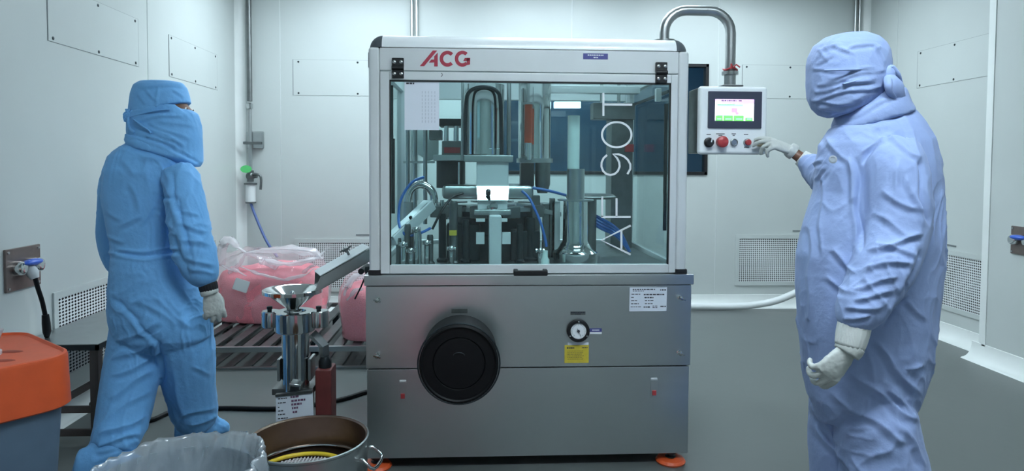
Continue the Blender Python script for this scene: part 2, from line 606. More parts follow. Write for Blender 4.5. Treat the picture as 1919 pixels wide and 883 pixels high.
# return-air grilles low on the walls
def grille(o, u, v, W, H, n, label, pitch=0.0185, tagstrip=True, hole=.4, pv=None):
    o, u, v, n = Vector(o), Vector(u), Vector(v), Vector(n)
    t = thing('air_grille', label, 'grille', o, 'perforated return air grilles')
    bd = .035
    fr = [o - u * bd - v * bd, o + u * (W + bd) - v * bd, o + u * (W + bd) + v * (H + bd), o - u * bd + v * (H + bd)]
    mb = MB()
    for a, b in ((0, 1), (1, 2), (2, 3), (3, 0)):
        inn = [o, o + u * W, o + u * W + v * H, o + v * H]
        mb.prism([fr[a] + n * .001, fr[b] + n * .001, inn[b] + n * .001, inn[a] + n * .001], n * .009)
    mb.build('frame', M_wall, t, smooth=0)
    MB().prism([p + n * .0005 for p in (o, o + u * W, o + u * W + v * H, o + v * H)], n * .001).build('back_plate', M_black, t)
    nu, nv = int(W / pitch), int(H / (pv or pitch))
    perf(MB(), o + n * .006, u * (W / nu), v * (H / nv), nu, nv, hole).build('perforated_sheet', M_white_pl, t, smooth=0)
    if tagstrip:
        c = o + u * (W * .55) + v * (H + bd + .03) + n * .001
        MB().prism([c, c + u * .12, c + u * .12 + v * .012, c + v * .012], n * .002).build('name_strip', M_joint, t)
    return t


a = P(1385, 447, Y=YB)
b = P(1385, 528, Y=YB)
grille((a.x, YB, b.z), (1, 0, 0), (0, 0, 1), .93, a.z - b.z, (0, -1, 0), 'white perforated air grille low on the back wall behind the pale blue person')
a = P(560, 455, Y=YB)
grille((a.x, YB, .20), (1, 0, 0), (0, 0, 1), .93, a.z - .20, (0, -1, 0), 'white perforated air grille low on the back wall behind the pink bags')
a, b = P(1752, 472, X=XR), P(1860, 487, X=XR)
zb = P(1752, 566, X=XR).z
grille((XR, 5.55, zb), (0, -1, 0), (0, 0, 1), 5.55 - b.y, a.z - zb, (-1, 0, 0), 'white perforated air grille on the right wall next to the stepped wall')
a = P(106, 560, X=XL)
zb = .22
grille((XL, a.y, zb), (0, 1, 0), (0, 0, 1), 1.0, a.z - zb, (1, 0, 0), 'white perforated air grille on the left wall behind the steel bench', hole=.42, pitch=.027, pv=.0165)
a = P(392, 470, X=XL)
grille((XL, 4.75, .20), (0, 1, 0), (0, 0, 1), .78, .5, (1, 0, 0), 'white perforated air grille on the left wall behind the large pink bag', pitch=.026, pv=.0165)

# vertical service pipes on the back wall
t = thing('air_pipe', 'grey vertical air pipe with box, valve and filter near the left corner', 'pipe', (P(467, 100, Y=YB - .05).x, YB - .05, 0))
def PP(px, py, d=.05):
    return P(px, py, Y=YB - d)
x = PP(467, 100).x
zt, zb = ZC, PP(467, 345).z
MB().cyl((x, YB - .05, PP(467, 190).z), (x, YB - .05, ZC), .022).build('upper_pipe', M_dull, t)
MB().cyl((x, YB - .05, zb), (x, YB - .05, PP(467, 200).z), .017).build('lower_pipe', M_steel2, t)
MB().lathe((x, YB - .05, PP(467, 205).z), [(.017, 0), (.028, .005), (.028, .05), (.017, .055)], seg=16).build('coupling', M_chrome, t)
a, b = PP(463, 246, .0), PP(496, 279, .0)
MB().box(a.x, b.x, YB - .035, YB, b.z, a.z, .012).build('junction_box', M_steel2, t)
MB().box(x - .05, x + .11, YB - .09, YB - .06, PP(0, 265).z - .012, PP(0, 265).z + .012, .004).build('pipe_clamp', M_dull, t)
zv = PP(473, 330).z
mb = MB().cyl((x, YB - .05, zv - .05), (x, YB - .05, zv + .05), .028, seg=16).ball((x, YB - .05, zv), .04).cyl((x, YB - .05, zv), (x + .06, YB - .06, zv), .018, seg=12)
mb.build('valve_body', M_dull, t)
MB().tube([(x + .03, YB - .08, zv + .02), (x + .09, YB - .09, zv + .01), (x + .105, YB - .09, zv - .03), (x + .10, YB - .09, zv - .12)], .011, smooth=5).build('valve_lever', M_dull, t)
a = PP(461, 317, .1)
mb = MB()
ring = []
for k in range(12):
    ang = 2 * math.pi * k / 12
    ring.append(a + Vector((math.cos(ang) * .05, 0, math.sin(ang) * .034)))
mb.prism(ring, (0, .004, 0))
mb.bar(a + Vector((.03, .005, .0)), (x, YB - .06, a.z), .01, .01)
mb.build('green_tag', M_green, t)
z1 = PP(470, 346).z
z2 = PP(470, 378).z
MB().cyl((x, YB - .05, z1), (x, YB - .05, z1 + .015), .055, seg=20).cyl((x, YB - .05, z2 - .015), (x, YB - .05, z2), .045, seg=20).build('filter_flange', M_dull, t)
MB().cyl((x, YB - .05, z2), (x, YB - .05, z1), .043, seg=20).build('filter_bowl', M_white_pl, t)
MB().tube([(x, YB - .05, z2 - .01), PP(476, 398, .06), PP(490, 432, .1), PP(503, 458, .14), PP(520, 482, .18)], .012, smooth=6).build('blue_hose', mat('pale_blue_hose', (84, 104, 158), .4), t)
xs = [P(771, 30, Y=YB - .06).x, P(780, 30, Y=YB - .06).x]
t = thing('conduit', 'pair of thin grey vertical conduits behind the machine top', 'pipe', (xs[0], YB, 1.2))
for q in xs:
    MB().cyl((q, YB - .03, 1.0), (q, YB - .03, ZC), .014, seg=12).build('tube', M_steel2, t)
MB().box(xs[0] - .03, xs[1] + .03, YB - .016, YB, 2.4, 2.43).build('clamp', M_steel2, t)
xs = [P(1607, 30, Y=YB - .06).x, P(1615, 30, Y=YB - .06).x]
t = thing('conduit', 'pair of thin grey vertical conduits by the right corner above the pale hood', 'pipe', (xs[0], YB, 1.2))
for q in xs:
    MB().cyl((q, YB - .03, .6), (q, YB - .03, ZC), .014, seg=12).build('tube', M_steel2, t)
MB().box(xs[0] - .03, xs[1] + .03, YB - .016, YB, 2.4, 2.43).build('clamp', M_steel2, t)


# wall sockets with interlocked plugs
def socket(n, ya, yb, za, zb, X, label, cable):
    s = 1 if n > 0 else -1
    t = thing('wall_socket', label, 'socket', (X, (ya + yb) / 2, za))
    bx = lambda x0, x1: (X + min(s * x0, s * x1), X + max(s * x0, s * x1))
    x0, x1 = bx(0.0, .012)
    MB().box(x0, x1, ya, yb, za, zb, .004).build('plate', mat('socket_plate_steel', (128, 116, 112), .4, .8, var=.1), t)
    ym, zm, h, wd = (ya + yb) / 2, (za + zb) / 2, zb - za, yb - ya
    for a, b in ((.07, .08), (.93, .08), (.07, .92), (.93, .92)):
        MB().cyl((X + s * .012, ya + wd * a, za + h * b), (X + s * .016, ya + wd * a, za + h * b), .006, seg=8).build('screw', M_steel2, t)
    for yy in (ym - wd * .2, ym + wd * .3):
        MB().lathe((X + s * .012, yy, zm + h * .02), [(.035, 0), (.035, .02), (.028, .035), (.015, .04)], (s, 0, 0), 20).build('outlet', M_chrome, t)
    MB().ball((X + s * .045, ym + wd * .04, zm + h * .13), .03, .062, .016, 20).build('blue_cover', M_blue, t)
    p0 = Vector((X + s * .035, ym + wd * .0, zm + h * .05))
    p1 = P(66, 522, X=X + .06) if cable else p0
    if cable:
        MB().tube([p0, (p0 * .4 + p1 * .6), p1], [.020, .027, .017], 14).build('plug', mat('plug_grey', (186, 192, 194), .45), t)
        MB().tube([p1, P(71, 540, X=X + .06), P(79, 565, X=X + .065), P(85, 592, X=X + .07)], .0105, smooth=6).build('cable', M_rubber, t)
        a, b = P(85, 590, X=X + .07), P(88, 622, X=X + .075)
        MB().tube([a, a * .5 + b * .5, b, P(88, 632, X=X + .08)], [.015, .018, .018, .010], 12).build('connector', M_rubber, t)
    return t


a, b = P(5, 468, X=XL), P(71, 457, X=XL)
zlo = P(71, 533, X=XL).z
socket(1, a.y, b.y, zlo, b.z, XL, 'steel wall socket plate with blue plug and black cable on the left wall', True)
a = P(1898, 423, X=XS)
zlo = P(1898, 475, X=XS).z
socket(-1, a.y - .22, a.y, zlo, a.z, XS, 'steel wall socket plate with blue plug on the stepped right wall', False)

# white hose on the floor along the back wall
pts = [P(1296, 577, Y=YB - .12), P(1380, 576, Y=YB - .13), P(1425, 570, Y=YB - .15), P(1460, 562, Y=YB - .2), P(1500, 545, Y=YB - .25), P(1560, 520, Y=YB - .2), P(1600, 480, Y=YB - .1)]
pts = [Vector((1.45, YB - .18, .035)), Vector((1.8, YB - .15, .035))] + [Vector((p.x, p.y, max(.035, p.z))) for p in pts]
o = MB().tube(pts, .032, 12, smooth=6).build('hose', M_white_pl, base=(1.8, YB - .15, 0))
tag(o, 'thick white hose along the foot of the back wall', 'hose')
# ------------------------------------------------------------------ the capsule filling machine
X0, X1, Y0, Y1 = -0.472, 0.944, 2.86, 3.95
ZB, ZS, ZL, ZT = 0.05, 0.441, 0.802, 0.848
mac = thing('capsule_filling_machine', 'large steel and glass capsule filling machine with a round black port', 'machine', ((X0 + X1) / 2, (Y0 + Y1) / 2, 0))
# cabinet
cab = MB().box(X0 + .004, X1 - .004, Y0 + .03, Y1, ZB, ZL, .004).build('cabinet', M_steel, mac)
MB().box(X0, X1 - .001, Y0, Y0 + .028, ZS + .0025, ZL - .0025, .003).build('upper_panel', M_steel, cab)
MB().box(X0 + .004, X1 - .006, Y0, Y0 + .028, ZB, ZS - .0015, .003).build('lower_panel', M_steel, cab)
MB().box(X0 - .006, X1 + .008, Y0 - .006, Y1 + .004, ZL, ZT, .004).build('top_lip', M_steel, cab)
for px, py in ((708, 561), (708, 665), (1274, 558), (1272, 660)):
    p = P(px, py, Y=Y0)
    mb = MB().lathe(p, [(.011, -.001), (.011, .006), (.007, .008), (.006, .022), (.009, .024), (.009, .03), (.004, .033)], (0, -1, 0), 14)
    mb.bar(p + Vector((-.014, -.03, .004)), p + Vector((.016, -.03, -.006)), .008, .006)
    mb.build('panel_knob', M_chrome, cab)
for px, py, qy in ((755, 714, 742), (1225.5, 710, 736)):
    p, q = P(px, py, Y=Y0), P(px, qy, Y=Y0)
    o = MB().box(p.x - .014, p.x + .014, Y0 - .004, Y0 + .002, p.z - .0035, p.z + .0035, .001)
    o.build('latch_slot', M_white, cab)
    MB().box(q.x - .015, q.x + .015, Y0 - .003, Y0 + .002, q.z - .02, p.z - .006, .001).build('latch_plate', M_steel, cab)
    MB().box(q.x - .009, q.x + .009, Y0 - .008, Y0 - .002, q.z - .011, q.z + .011, .002).build('red_latch', M_redp, cab)
# levelling feet and their orange pads
feet = [(X1 - .075, Y0 + .03), (X0 + .04, Y0 + .03), (X1 - .1, Y1 - .08), (X0 + .08, Y1 - .08)]
for x, y in feet:
    MB().lathe((x, y, .022), [(.02, 0), (.024, .004), (.012, .009), (.012, .014), (.026, .02), (.028, .03)], seg=20).build('levelling_foot', M_dark, mac)
    MB().lathe((x, y, 0), [(.062, 0), (.066, .008), (.058, .019), (.03, .022)], seg=28).build('foot_pad', M_orange, mac)
MB().box(X0 + .1, X1 - .12, Y0 + .12, Y1 - .1, .022, ZB, .003).build('base_tray', M_black, mac)
MB().cyl((X1 - .135, Y0 + .03, .04), (X1 - .135, Y0 + .03, .056), .012, seg=10).build('drain_cap', M_chrome, mac)

# round black port with its duct
c = Vector((P(860, 683, Y=2.665).x, 0, P(860, 683, Y=2.665).z))
pr = MB()
pr.lathe((c.x, Y0 + .002, c.z), [(.157, 0), (.157, .006), (.156, .01), (.155, .185), (.160, .187), (.160, .196), (.152, .200), (.146, .196)], (0, -1, 0), 64, caps=False)
port = pr.build('exhaust_port', M_rubber, mac)
MB().lathe((c.x, Y0 - .18, c.z), [(.150, 0), (.150, .008), (.108, .008), (.105, .004), (.102, .008), (.06, .009), (.03, .012), (.0, .012)], (0, -1, 0), 64).build('end_cap', M_rubber, port)
MB().tube([(c.x + .165 * math.cos(a), Y0 - .19, c.z + .165 * math.sin(a)) for a in [2 * math.pi * k / 60 for k in range(60)]], .0035, 8, closed=True).build('port_rim', M_dark, port)
arc = [(c.x + .022 * math.cos(a), Y0 - .193, c.z + .035 + .012 * math.sin(a)) for a in [math.pi * k / 10 for k in range(11)]]
MB().tube(arc, .0018, 6).build('cap_mark', M_dark, port)
a, b = P(846, 579, Y=Y0), P(876, 587, Y=Y0)
MB().box(a.x, b.x, Y0 - .0015, Y0 + .001, b.z, a.z).build('port_label', M_dull, cab)

# gauge, stickers and cards on the cabinet
q = P(1083, 619, Y=Y0)
ga = MB().lathe(q, [(.049, 0), (.049, .018), (.046, .022), (.036, .022), (.034, .016), (.0, .016)], (0, -1, 0), 40).build('pressure_gauge', M_black, mac)
MB().lathe(q + Vector((0, -.0165, 0)), [(.034, 0), (.034, .001)], (0, -1, 0), 32).build('dial', M_white, ga)
mb = MB()
for k in range(21):
    a = math.radians(225 - 270 * k / 20)
    d = Vector((math.cos(a), 0, math.sin(a)))
    mb.bar(q + d * (.024 if k % 5 == 0 else .027) + Vector((0, -.018, 0)), q + d * .031 + Vector((0, -.018, 0)), .0012, .0008)
mb.build('dial_marks', M_ink, ga)
d = Vector((.45, 0, -.89))
MB().bar(q - d * .013 + Vector((0, -.0195, 0)), q + d * .024 + Vector((0, -.0195, 0)), .005, .0012).lathe(q + Vector((0, -.018, 0)), [(.006, 0), (.006, .003)], (0, -1, 0), 14).build('needle', M_ink, ga)
for a in (90, 210, 330):
    dd = Vector((math.cos(math.radians(a)), 0, math.sin(math.radians(a))))
    MB().lathe(q + dd * .042 + Vector((0, -.02, 0)), [(.004, 0), (.004, .004), (.002, .005)], (0, -1, 0), 10).build('gauge_screw', M_chrome, ga)


def card(name, px0, py0, px1, py1, Y, m, parent, lines, ink=None, rotz=0, label=None):
    """a thin printed card; lines: fractions (x0, x1, y, height) of printed marks"""
    a, b = P(px0, py0, Y=Y), P(px1, py1, Y=Y)
    o = MB().box(a.x, b.x, Y - .0015, Y + .0005, b.z, a.z).build(name, m, parent, smooth=0, label=label)
    if lines:
        mb = MB()
        W, H = b.x - a.x, a.z - b.z
        for x0, x1, y, h in lines:
            mb.box(a.x + W * x0, a.x + W * x1, Y - .002, Y - .0014, a.z - H * (y + h), a.z - H * y)
        mb.build('print', ink or M_ink, o if len(name) and parent.parent is None else parent, smooth=0)
    return o


random.seed(4)


def words_line(x0, x1, y, h, lo=.03, hi=.09):
    out = []
    x = x0
    while x < x1 - .01:
        ww = min(random.uniform(lo, hi), x1 - x)
        out.append((x, x + ww, y, h))
        x += ww + .018
    return out


L = words_line(.08, .68, .06, .045) + words_line(.08, .4, .13, .03) + words_line(.82, .98, .08, .05, .02, .05)
L += words_line(.05, .3, .265, .03) + words_line(.38, .93, .27, .055)
L += words_line(.04, .12, .40, .03) + words_line(.4, .64, .40, .05) + words_line(.04, .2, .535, .035) + words_line(.41, .64, .535, .035)
L += words_line(.04, .25, .665, .035) + words_line(.41, .62, .665, .03) + words_line(.03, .33, .80, .025) + words_line(.38, .57, .80, .05)
L += words_line(.62, .77, .77, .03) + words_line(.62, .77, .83, .03) + words_line(.83, .99, .78, .045)
card('status_card', 1180, 539, 1249, 583, Y0 - .0005, M_paper, mac, L, label='white printed status card on the right of the cabinet')
card('gauge_caption', 1069, 584, 1097, 590, Y0, M_dull, mac, words_line(.02, .98, .1, .35, .05, .12) + words_line(.3, .7, .6, .3, .05, .12))
card('blue_sticker', 1105, 615.5, 1127.5, 622, Y0, M_purple, mac, words_line(.2, .8, .35, .3), M_white)
card('white_sticker', 1105, 622, 1127.5, 626, Y0, M_white, mac, [])
card('clear_sticker', 1064, 642, 1103, 650, Y0, M_paper, mac, [])
L = words_line(.1, .4, .1, .1, .02, .05) + words_line(.72, .95, .12, .05)
for k in range(6):
    L += words_line(.12, random.uniform(.7, .9), .32 + k * .09, .02)
card('yellow_sticker', 1058, 647, 1103, 680, Y0 - .001, M_yellow, mac, L, label='yellow printed warning sticker under the gauge')

# ---- glass enclosure
EX0, EX1, EY0 = -0.459, 0.921, 2.872
enc = None
ZD = 1.722
for x0, x1, y0, y1, nm in ((EX0, EX0 + .047, EY0, EY0 + .06, 'front_post'), (EX1 - .047, EX1, EY0, EY0 + .06, 'front_post'), (EX0, EX0 + .05, Y1 - .07, Y1 - .01, 'rear_post'), (EX1 - .05, EX1, Y1 - .07, Y1 - .01, 'rear_post')):
    mb = MB().box(x0, x1, y0, y1, ZT + .008, 1.819, .012 if 'front' in nm else .006, 3)
    mb.build(nm, M_alu, mac)
    MB().box(x0 - .004, x1 + .004, y0 - .004, y1, ZT, ZT + .02, .003).build('post_shoe', M_black, mac)
# header beams
MB().box(EX0 + .047, EX1 - .047, EY0 + .004, EY0 + .05, ZD, 1.817, .002).build('header_panel', M_alu, mac)
MB().box(EX0 + .05, EX1 - .05, Y1 - .06, Y1 - .015, 1.70, 1.817, .003).build('rear_header', M_alu, mac)
for x0, x1 in ((EX0 + .004, EX0 + .04), (EX1 - .04, EX1 - .004)):
    MB().box(x0, x1, EY0 + .06, Y1 - .07, 1.74, 1.817, .003).build('side_header', M_alu, mac)
    MB().box(x0 + .008, x1 - .006, EY0 + .06, Y1 - .07, ZT, ZT + .035, .003).build('side_sill', M_alu, mac)
    MB().box((x0 + x1) / 2 - .003, (x0 + x1) / 2 + .003, EY0 + .06, Y1 - .07, ZT + .035, 1.74).build('side_glass', M_glass2, mac)
MB().box(EX0 + .05, EX1 - .05, Y1 - .06, Y1 - .02, ZT, ZT + .035, .003).build('rear_sill', M_alu, mac)
MB().box(EX0 + .05, EX1 - .05, Y1 - .045, Y1 - .039, ZT + .035, 1.70).build('rear_glass', M_glass2, mac)
# rounded top
r = .056
zt0 = 1.819


def quarter(px, n=10):
    return [(r * (1 - math.sin(t)), r * (1 - math.cos(t)) if False else r * math.sin(0) + 0) for t in range(n)]


def top_profile(p0, p1, out):
    """quarter-round profile bar from p0 to p1 bulging along out"""
    p0, p1, n = Vector(p0), Vector(p1), Vector(out)
    prof = [(0, 0)] + [(r * math.cos(t), r * math.sin(t)) for t in [math.pi / 2 * k / 10 for k in range(11)]]
    return MB().loft([[q + n * a + Vector((0, 0, z)) for a, z in prof] for q in (p0, p1)])


ix0, ix1, iy0, iy1 = EX0 + r, EX1 - r, EY0 + r, Y1 - .01 - r
top_profile((ix0, iy0, zt0), (ix1, iy0, zt0), (0, -1, 0)).build('top_profile', M_whitealu, mac, smooth=50)
top_profile((ix0, iy1, zt0), (ix1, iy1, zt0), (0, 1, 0)).build('top_profile', M_whitealu, mac, smooth=50)
top_profile((ix0, iy0, zt0), (ix0, iy1, zt0), (-1, 0, 0)).build('top_profile', M_whitealu, mac, smooth=50)
top_profile((ix1, iy0, zt0), (ix1, iy1, zt0), (1, 0, 0)).build('top_profile', M_whitealu, mac, smooth=50)
MB().box(ix0, ix1, iy0, iy1, zt0 + .01, zt0 + .018).build('roof_panel', M_glass2, mac)
for cx, cy, a0 in ((ix0, iy0, 180), (ix1, iy0, 270), (ix1, iy1, 0), (ix0, iy1, 90)):
    rings = []
    for i in range(9):
        ph = math.pi / 2 * i / 8
        rr = max(.0005, (r + .001) * math.cos(ph))
        rings.append([Vector((cx, cy, zt0 + (r + .001) * math.sin(ph)))] + [Vector((cx + rr * math.cos(math.radians(a0 + 90 * k / 8)), cy + rr * math.sin(math.radians(a0 + 90 * k / 8)), zt0 + (r + .001) * math.sin(ph))) for k in range(9)])
    MB().loft(rings).build('corner_cap', M_cap, mac, smooth=50)
MB().box(EX0 - .006, EX0 + .001, EY0 + .03, EY0 + .05, 1.735, 1.80, .002).build('side_bracket', M_cap, mac)

# front door: frame, glass, hinges, handle
DY = EY0 - .004
dr = MB()
DX0, DX1, DZ0, DZ1 = -0.410, 0.872, 0.853, 1.716
GX0, GX1, GZ0, GZ1 = -0.371, 0.842, 0.890, 1.680
dr.box(DX0, GX0, DY, DY + .03, DZ0, DZ1, .003).box(GX1, DX1, DY, DY + .03, DZ0, DZ1, .003)
dr.box(GX0, GX1, DY, DY + .03, DZ0, GZ0, .003).box(GX0, GX1, DY, DY + .03, GZ1, DZ1, .003)
door = dr.build('front_door', M_alu, mac)
ga_ = MB()
for a in ((GX0, GX1, GZ1 - .006, GZ1), (GX0, GX0 + .005, GZ0, GZ1), (GX1 - .005, GX1, GZ0, GZ1)):
    ga_.box(a[0], a[1], DY + .004, DY + .02, a[2], a[3])
ga_.build('glass_gasket', M_black, door)
MB().box(GX0, GX1, DY + .010, DY + .016, GZ0, GZ1).build('door_glass', M_glass, door)
for px, ya, yb in ((746, 109, 147), (1239, 117, 156)):
    p, q = P(px, ya, Y=DY), P(px, yb, Y=DY)
    zm = (p.z + q.z) / 2
    mb = MB().box(p.x - .025, p.x + .025, DY - .012, DY + .004, zm + .002, p.z, .003).box(p.x - .025, p.x + .025, DY - .012, DY + .002, q.z, zm - .002, .003)
    mb.cyl((p.x - .025, DY - .012, zm), (p.x + .025, DY - .012, zm), .009, seg=14)
    mb.m = 1
    for sx in (-.0145, .0145):
        for zz in (p.z - .018, q.z + .018):
            mb.lathe((p.x + sx, DY - .012, zz), [(.0075, 0), (.0075, .003), (.005, .005), (0, .005)], (0, -1, 0), 14)
    mb.build('hinge', [M_black, M_chrome], door)
p, q = P(962, 504, Y=DY), P(1025, 515, Y=DY)
mb = MB().box(p.x, p.x + .02, DY - .03, DY + .002, q.z, p.z, .004).box(q.x - .02, q.x, DY - .03, DY + .002, q.z, p.z, .004).box(p.x, q.x, DY - .034, DY - .02, q.z, p.z - .003, .004)
mb.build('door_handle', M_black, door)
MB().ribbon([P(827, 137, Y=DY), P(829, 139, Y=DY), P(829, 141, Y=DY), P(826.5, 144, Y=DY)], .0025, (0, -.0006, 0)).build('pen_mark', M_ink, door, smooth=0)
# text on the glass: AF 90T, reading upwards
T = lambda x, y: P(1110 + x / 2.756, 160 + y / 2.756, Y=DY + .010)
wd, off = .0088, (0, -.0012, 0)
for strokes in (
        [[T(57, 38), T(57, 158)], [T(57, 99), T(206, 100)]],
        [[T(126 + 76 * math.cos(t), 255 + 65 * math.sin(t)) for t in [2 * math.pi * k / 40 for k in range(40)]]],
        [[T(*p) for p in [(76, 360), (58, 376), (48, 398), (47, 420), (56, 443), (72, 458), (93, 463), (115, 458), (132, 443), (141, 420), (139, 398), (128, 376), (107, 355), (135, 356), (162, 366), (183, 384), (196, 408), (196, 432), (181, 459)]]],
        [[T(46, 680), T(198, 680)], [T(51, 574), T(51, 680)], [T(125, 583), T(125, 680)]],
        [[T(198, 724), T(46, 800), T(198, 874)], [T(150, 750), T(150, 848)]]):
    tx = MB()
    for st in strokes:
        tx.ribbon(st, wd, off, closed=len(st) == 40)
    tx.build('letter', M_white, door, smooth=0)
# the paper sheet behind the glass
a, b = P(758, 152, Y=DY + .008), P(823, 244, Y=DY + .008)
MB().box(a.x, b.x, DY + .0082, DY + .0098, b.z, a.z).build('paper_sheet', M_paper, door, smooth=0, label='white paper sheet taped on the glass')
mb = MB()
W, H = b.x - a.x, a.z - b.z
for x0, x1, y, h in words_line(.05, .28, .03, .035, .04, .08):
    mb.box(a.x + W * x0, a.x + W * x1, DY + .0076, DY + .0082, a.z - H * (y + h), a.z - H * y)
mb.build('sheet_print', M_ink, door, smooth=0)
mb = MB()
for k in range(5):
    for i in range(9):
        mb.box(a.x + W * (.50 + k * .09), a.x + W * (.50 + k * .09 + .03), DY + .0076, DY + .0082, a.z - H * (.2 + i * .075 + .05), a.z - H * (.2 + i * .075))
mb.build('sheet_columns', mat('grey_print', (205, 211, 222), .7), door, smooth=0)

# red maker's mark on the header
HY = EY0 + .004
T = lambda x, y: P(780 + x / 12.617, 80 + y / 12.617, Y=HY)
off = (0, -.0012, 0)
lg = MB()
lg.prism([T(*p) for p in [(85, 556), (188, 556), (495, 188), (392, 186)]], off)
lg.prism([T(*p) for p in [(425, 325), (508, 235), (508, 562), (425, 562), (425, 468), (300, 472), (352, 402), (425, 400)]], off)
lg.ribbon([T(738 + 142 * math.cos(math.radians(a)), 380 + 146 * math.sin(math.radians(a))) for a in range(-42, -322, -7)], .0150, off)
lg.ribbon([T(1092 + 138 * math.cos(math.radians(a)), 380 + 148 * math.sin(math.radians(a))) for a in range(-46, -318, -8)] + [T(1235, 500), T(1235, 360)], .0148, off)
lg.prism([T(*p) for p in [(1112, 432), (1150, 362), (1274, 362), (1274, 432)]], off)
lg.build('logo', M_red, mac, smooth=0)
card('blue_plate', 1093, 100, 1139, 111.5, HY, M_purple, mac, words_line(.18, .82, .2, .2, .03, .07) + words_line(.42, .6, .6, .22, .03, .07), M_white, label='small blue plate with white print on the header')

# ---- inside the enclosure
def at(px, py, Y):
    return P(px, py, Y=Y)


def vcyl(mb, pxl, pxr, pyt, pyb, Y, seg=32):
    a, b = at((pxl + pxr) / 2, pyt, Y), at((pxl + pxr) / 2, pyb, Y)
    rr = abs(at(pxr, pyt, Y).x - at(pxl, pyt, Y).x) / 2
    return mb.cyl((a.x, Y, b.z), (a.x, Y, a.z), rr, seg=seg)


def vbox(mb, pxl, pxr, pyt, pyb, Y, dep, bev=.004):
    a, b = at(pxl, pyt, Y), at(pxr, pyb, Y)
    return mb.box(a.x, b.x, Y, Y + dep, b.z, a.z, bev)


deck = MB().box(EX0 + .04, EX1 - .04, EY0 + .05, Y1 - .06, ZT, ZT + .016, .002).build('deck_plate', M_dull, mac)
TD = ZT + .016
# turret: dark drum, ring plates and cover
tc_ = at(925, 400, 3.42)
tur = MB().lathe((tc_.x, 3.42, TD), [(.24, 0), (.24, .10), (.20, .12), (.20, .20), (.27, .21), (.27, .235), (.16, .24)], seg=56).build('turret', M_dark, mac)
MB().lathe((tc_.x, 3.42, TD + .235), [(.29, 0), (.29, .018), (.1, .018)], seg=56).build('turret_plate', M_steel2, tur)
mb = MB()
for k in range(12):
    a = 2 * math.pi * (k + .5) / 12
    mb.box(-.045, .045, -.30, -.235, TD + .205, TD + .262, .005, M=Matrix.Translation((tc_.x, 3.42, 0)) @ Matrix.Rotation(a, 4, 'Z'))
mb.build('segment_holders', M_dull, tur)
mb = vbox(MB(), 828, 1000, 347, 374, 3.22, .32, .02)
mb.build('turret_cover', M_steel2, tur)
# centre block and its bright bevelled plate
cb = vbox(MB(), 893, 953, 303, 350, 3.14, .14, .004).build('centre_block', M_alu, mac)
mb = MB()
vbox(mb, 870, 962, 291, 304, 3.12, .18, .003)
mb.build('block_top_plate', M_steel2, cb)
a, b, cc, d = at(893, 349, 3.112), at(954, 349, 3.112), at(952, 375, 3.086), at(895, 375, 3.086)
MB().prism([a, b, cc, d], (0, .03, 0)).build('bright_plate', M_chrome, cb)
mb = MB().lathe(at(915, 360, 3.095), [(.012, 0), (.012, .012), (.006, .016)], (0, -1, .3), 16).bar(at(912, 362, 3.078), at(918, 371, 3.076), .010, .010)
mb.build('clamp_knob', M_dark, cb)
vbox(MB(), 895, 951, 375, 400, 3.11, .12, .004).build('lower_block', M_alu, cb)
vbox(MB(), 888, 958, 393, 404, 3.07, .2, .006).build('base_flange', M_steel2, cb)
mb = MB().lathe(at(925, 386, 3.1), [(.012, 0), (.012, .014), (.02, .016), (.02, .026), (.006, .03)], (0, -1, 0), 14).lathe(at(916, 388, 3.1), [(.01, 0), (.01, .02), (.005, .022)], (0, -1, 0), 12)
mb.build('plate_screws', M_chrome, cb)
mb = vbox(MB(), 916, 940, 404, 498, 3.02, .07, .01)
mb.build('front_column', M_alu, mac)
for px in (892, 934):
    vbox(MB(), px, px + 17, 410, 416, 3.06, .02, .002).build('white_block', M_white_pl, mac)
for px in (892, 941):
    vbox(MB(), px, px + 16, 436, 458, 3.07, .03, .002).build('white_guard', M_white_pl, mac)
# powder and capsule hoppers
hp = vcyl(MB(), 869, 946, 160, 290, 3.36, 48).build('capsule_hopper', M_chrome, mac)
q = at(908, 292, 3.36)
MB().lathe((q.x, 3.36, q.z - .02), [(.115, 0), (.115, .02), (.1, .024)], seg=40).build('hopper_flange', M_steel2, hp)
a, b = at(905, 178, 3.36), at(905, 278, 3.36)
MB().tube([at(872, 290, 3.26), at(873, 200, 3.26), at(880, 172, 3.25), at(905, 163, 3.24), at(930, 170, 3.25), at(938, 195, 3.26), at(940, 290, 3.26)], .010, smooth=6).build('hopper_bail', M_dark, hp)
for px in (899, 915, 930):
    vbox(MB(), px, px + 7, 278, 292, 3.26, .02, .003).build('toggle_clamp', M_chrome, hp)
vcyl(MB(), 950, 958, 155, 298, 3.3, 16).build('support_rod', M_steel2, mac)
vcyl(MB(), 864, 869, 155, 300, 3.3, 16).build('support_rod', M_steel2, mac)
ph = vcyl(MB(), 972, 1033, 152, 298, 3.42, 40).build('powder_hopper', M_chrome, mac)
vcyl(MB(), 968, 1036, 297, 305, 3.42, 40).build('powder_flange', M_steel2, ph)
a, b = at(990, 195, 3.22), at(990, 268, 3.22)
ob = vcyl(MB(), 983, 998, 195, 268, 3.22, 20).build('level_sensor', mat('orange_sensor', (206, 92, 62), .4), mac)
vcyl(MB(), 981, 1000, 192, 196, 3.22, 20).build('sensor_cap', M_steel2, ob)
vcyl(MB(), 987, 993, 152, 193, 3.22, 12).build('sensor_rod', M_steel2, ob)
vcyl(MB(), 984, 996, 268, 300, 3.22, 12).build('sensor_tip', M_chrome, ob)
vbox(MB(), 976, 1001, 305, 350, 3.26, .1, .006).build('dosing_block', M_black, mac)
mb = MB()
a = at(1017, 305, 3.3)
mb.lathe((a.x, 3.3, at(1017, 362, 3.3).z), [(.025, 0), (.038, .045), (.038, a.z - at(1017, 362, 3.3).z)], seg=28)
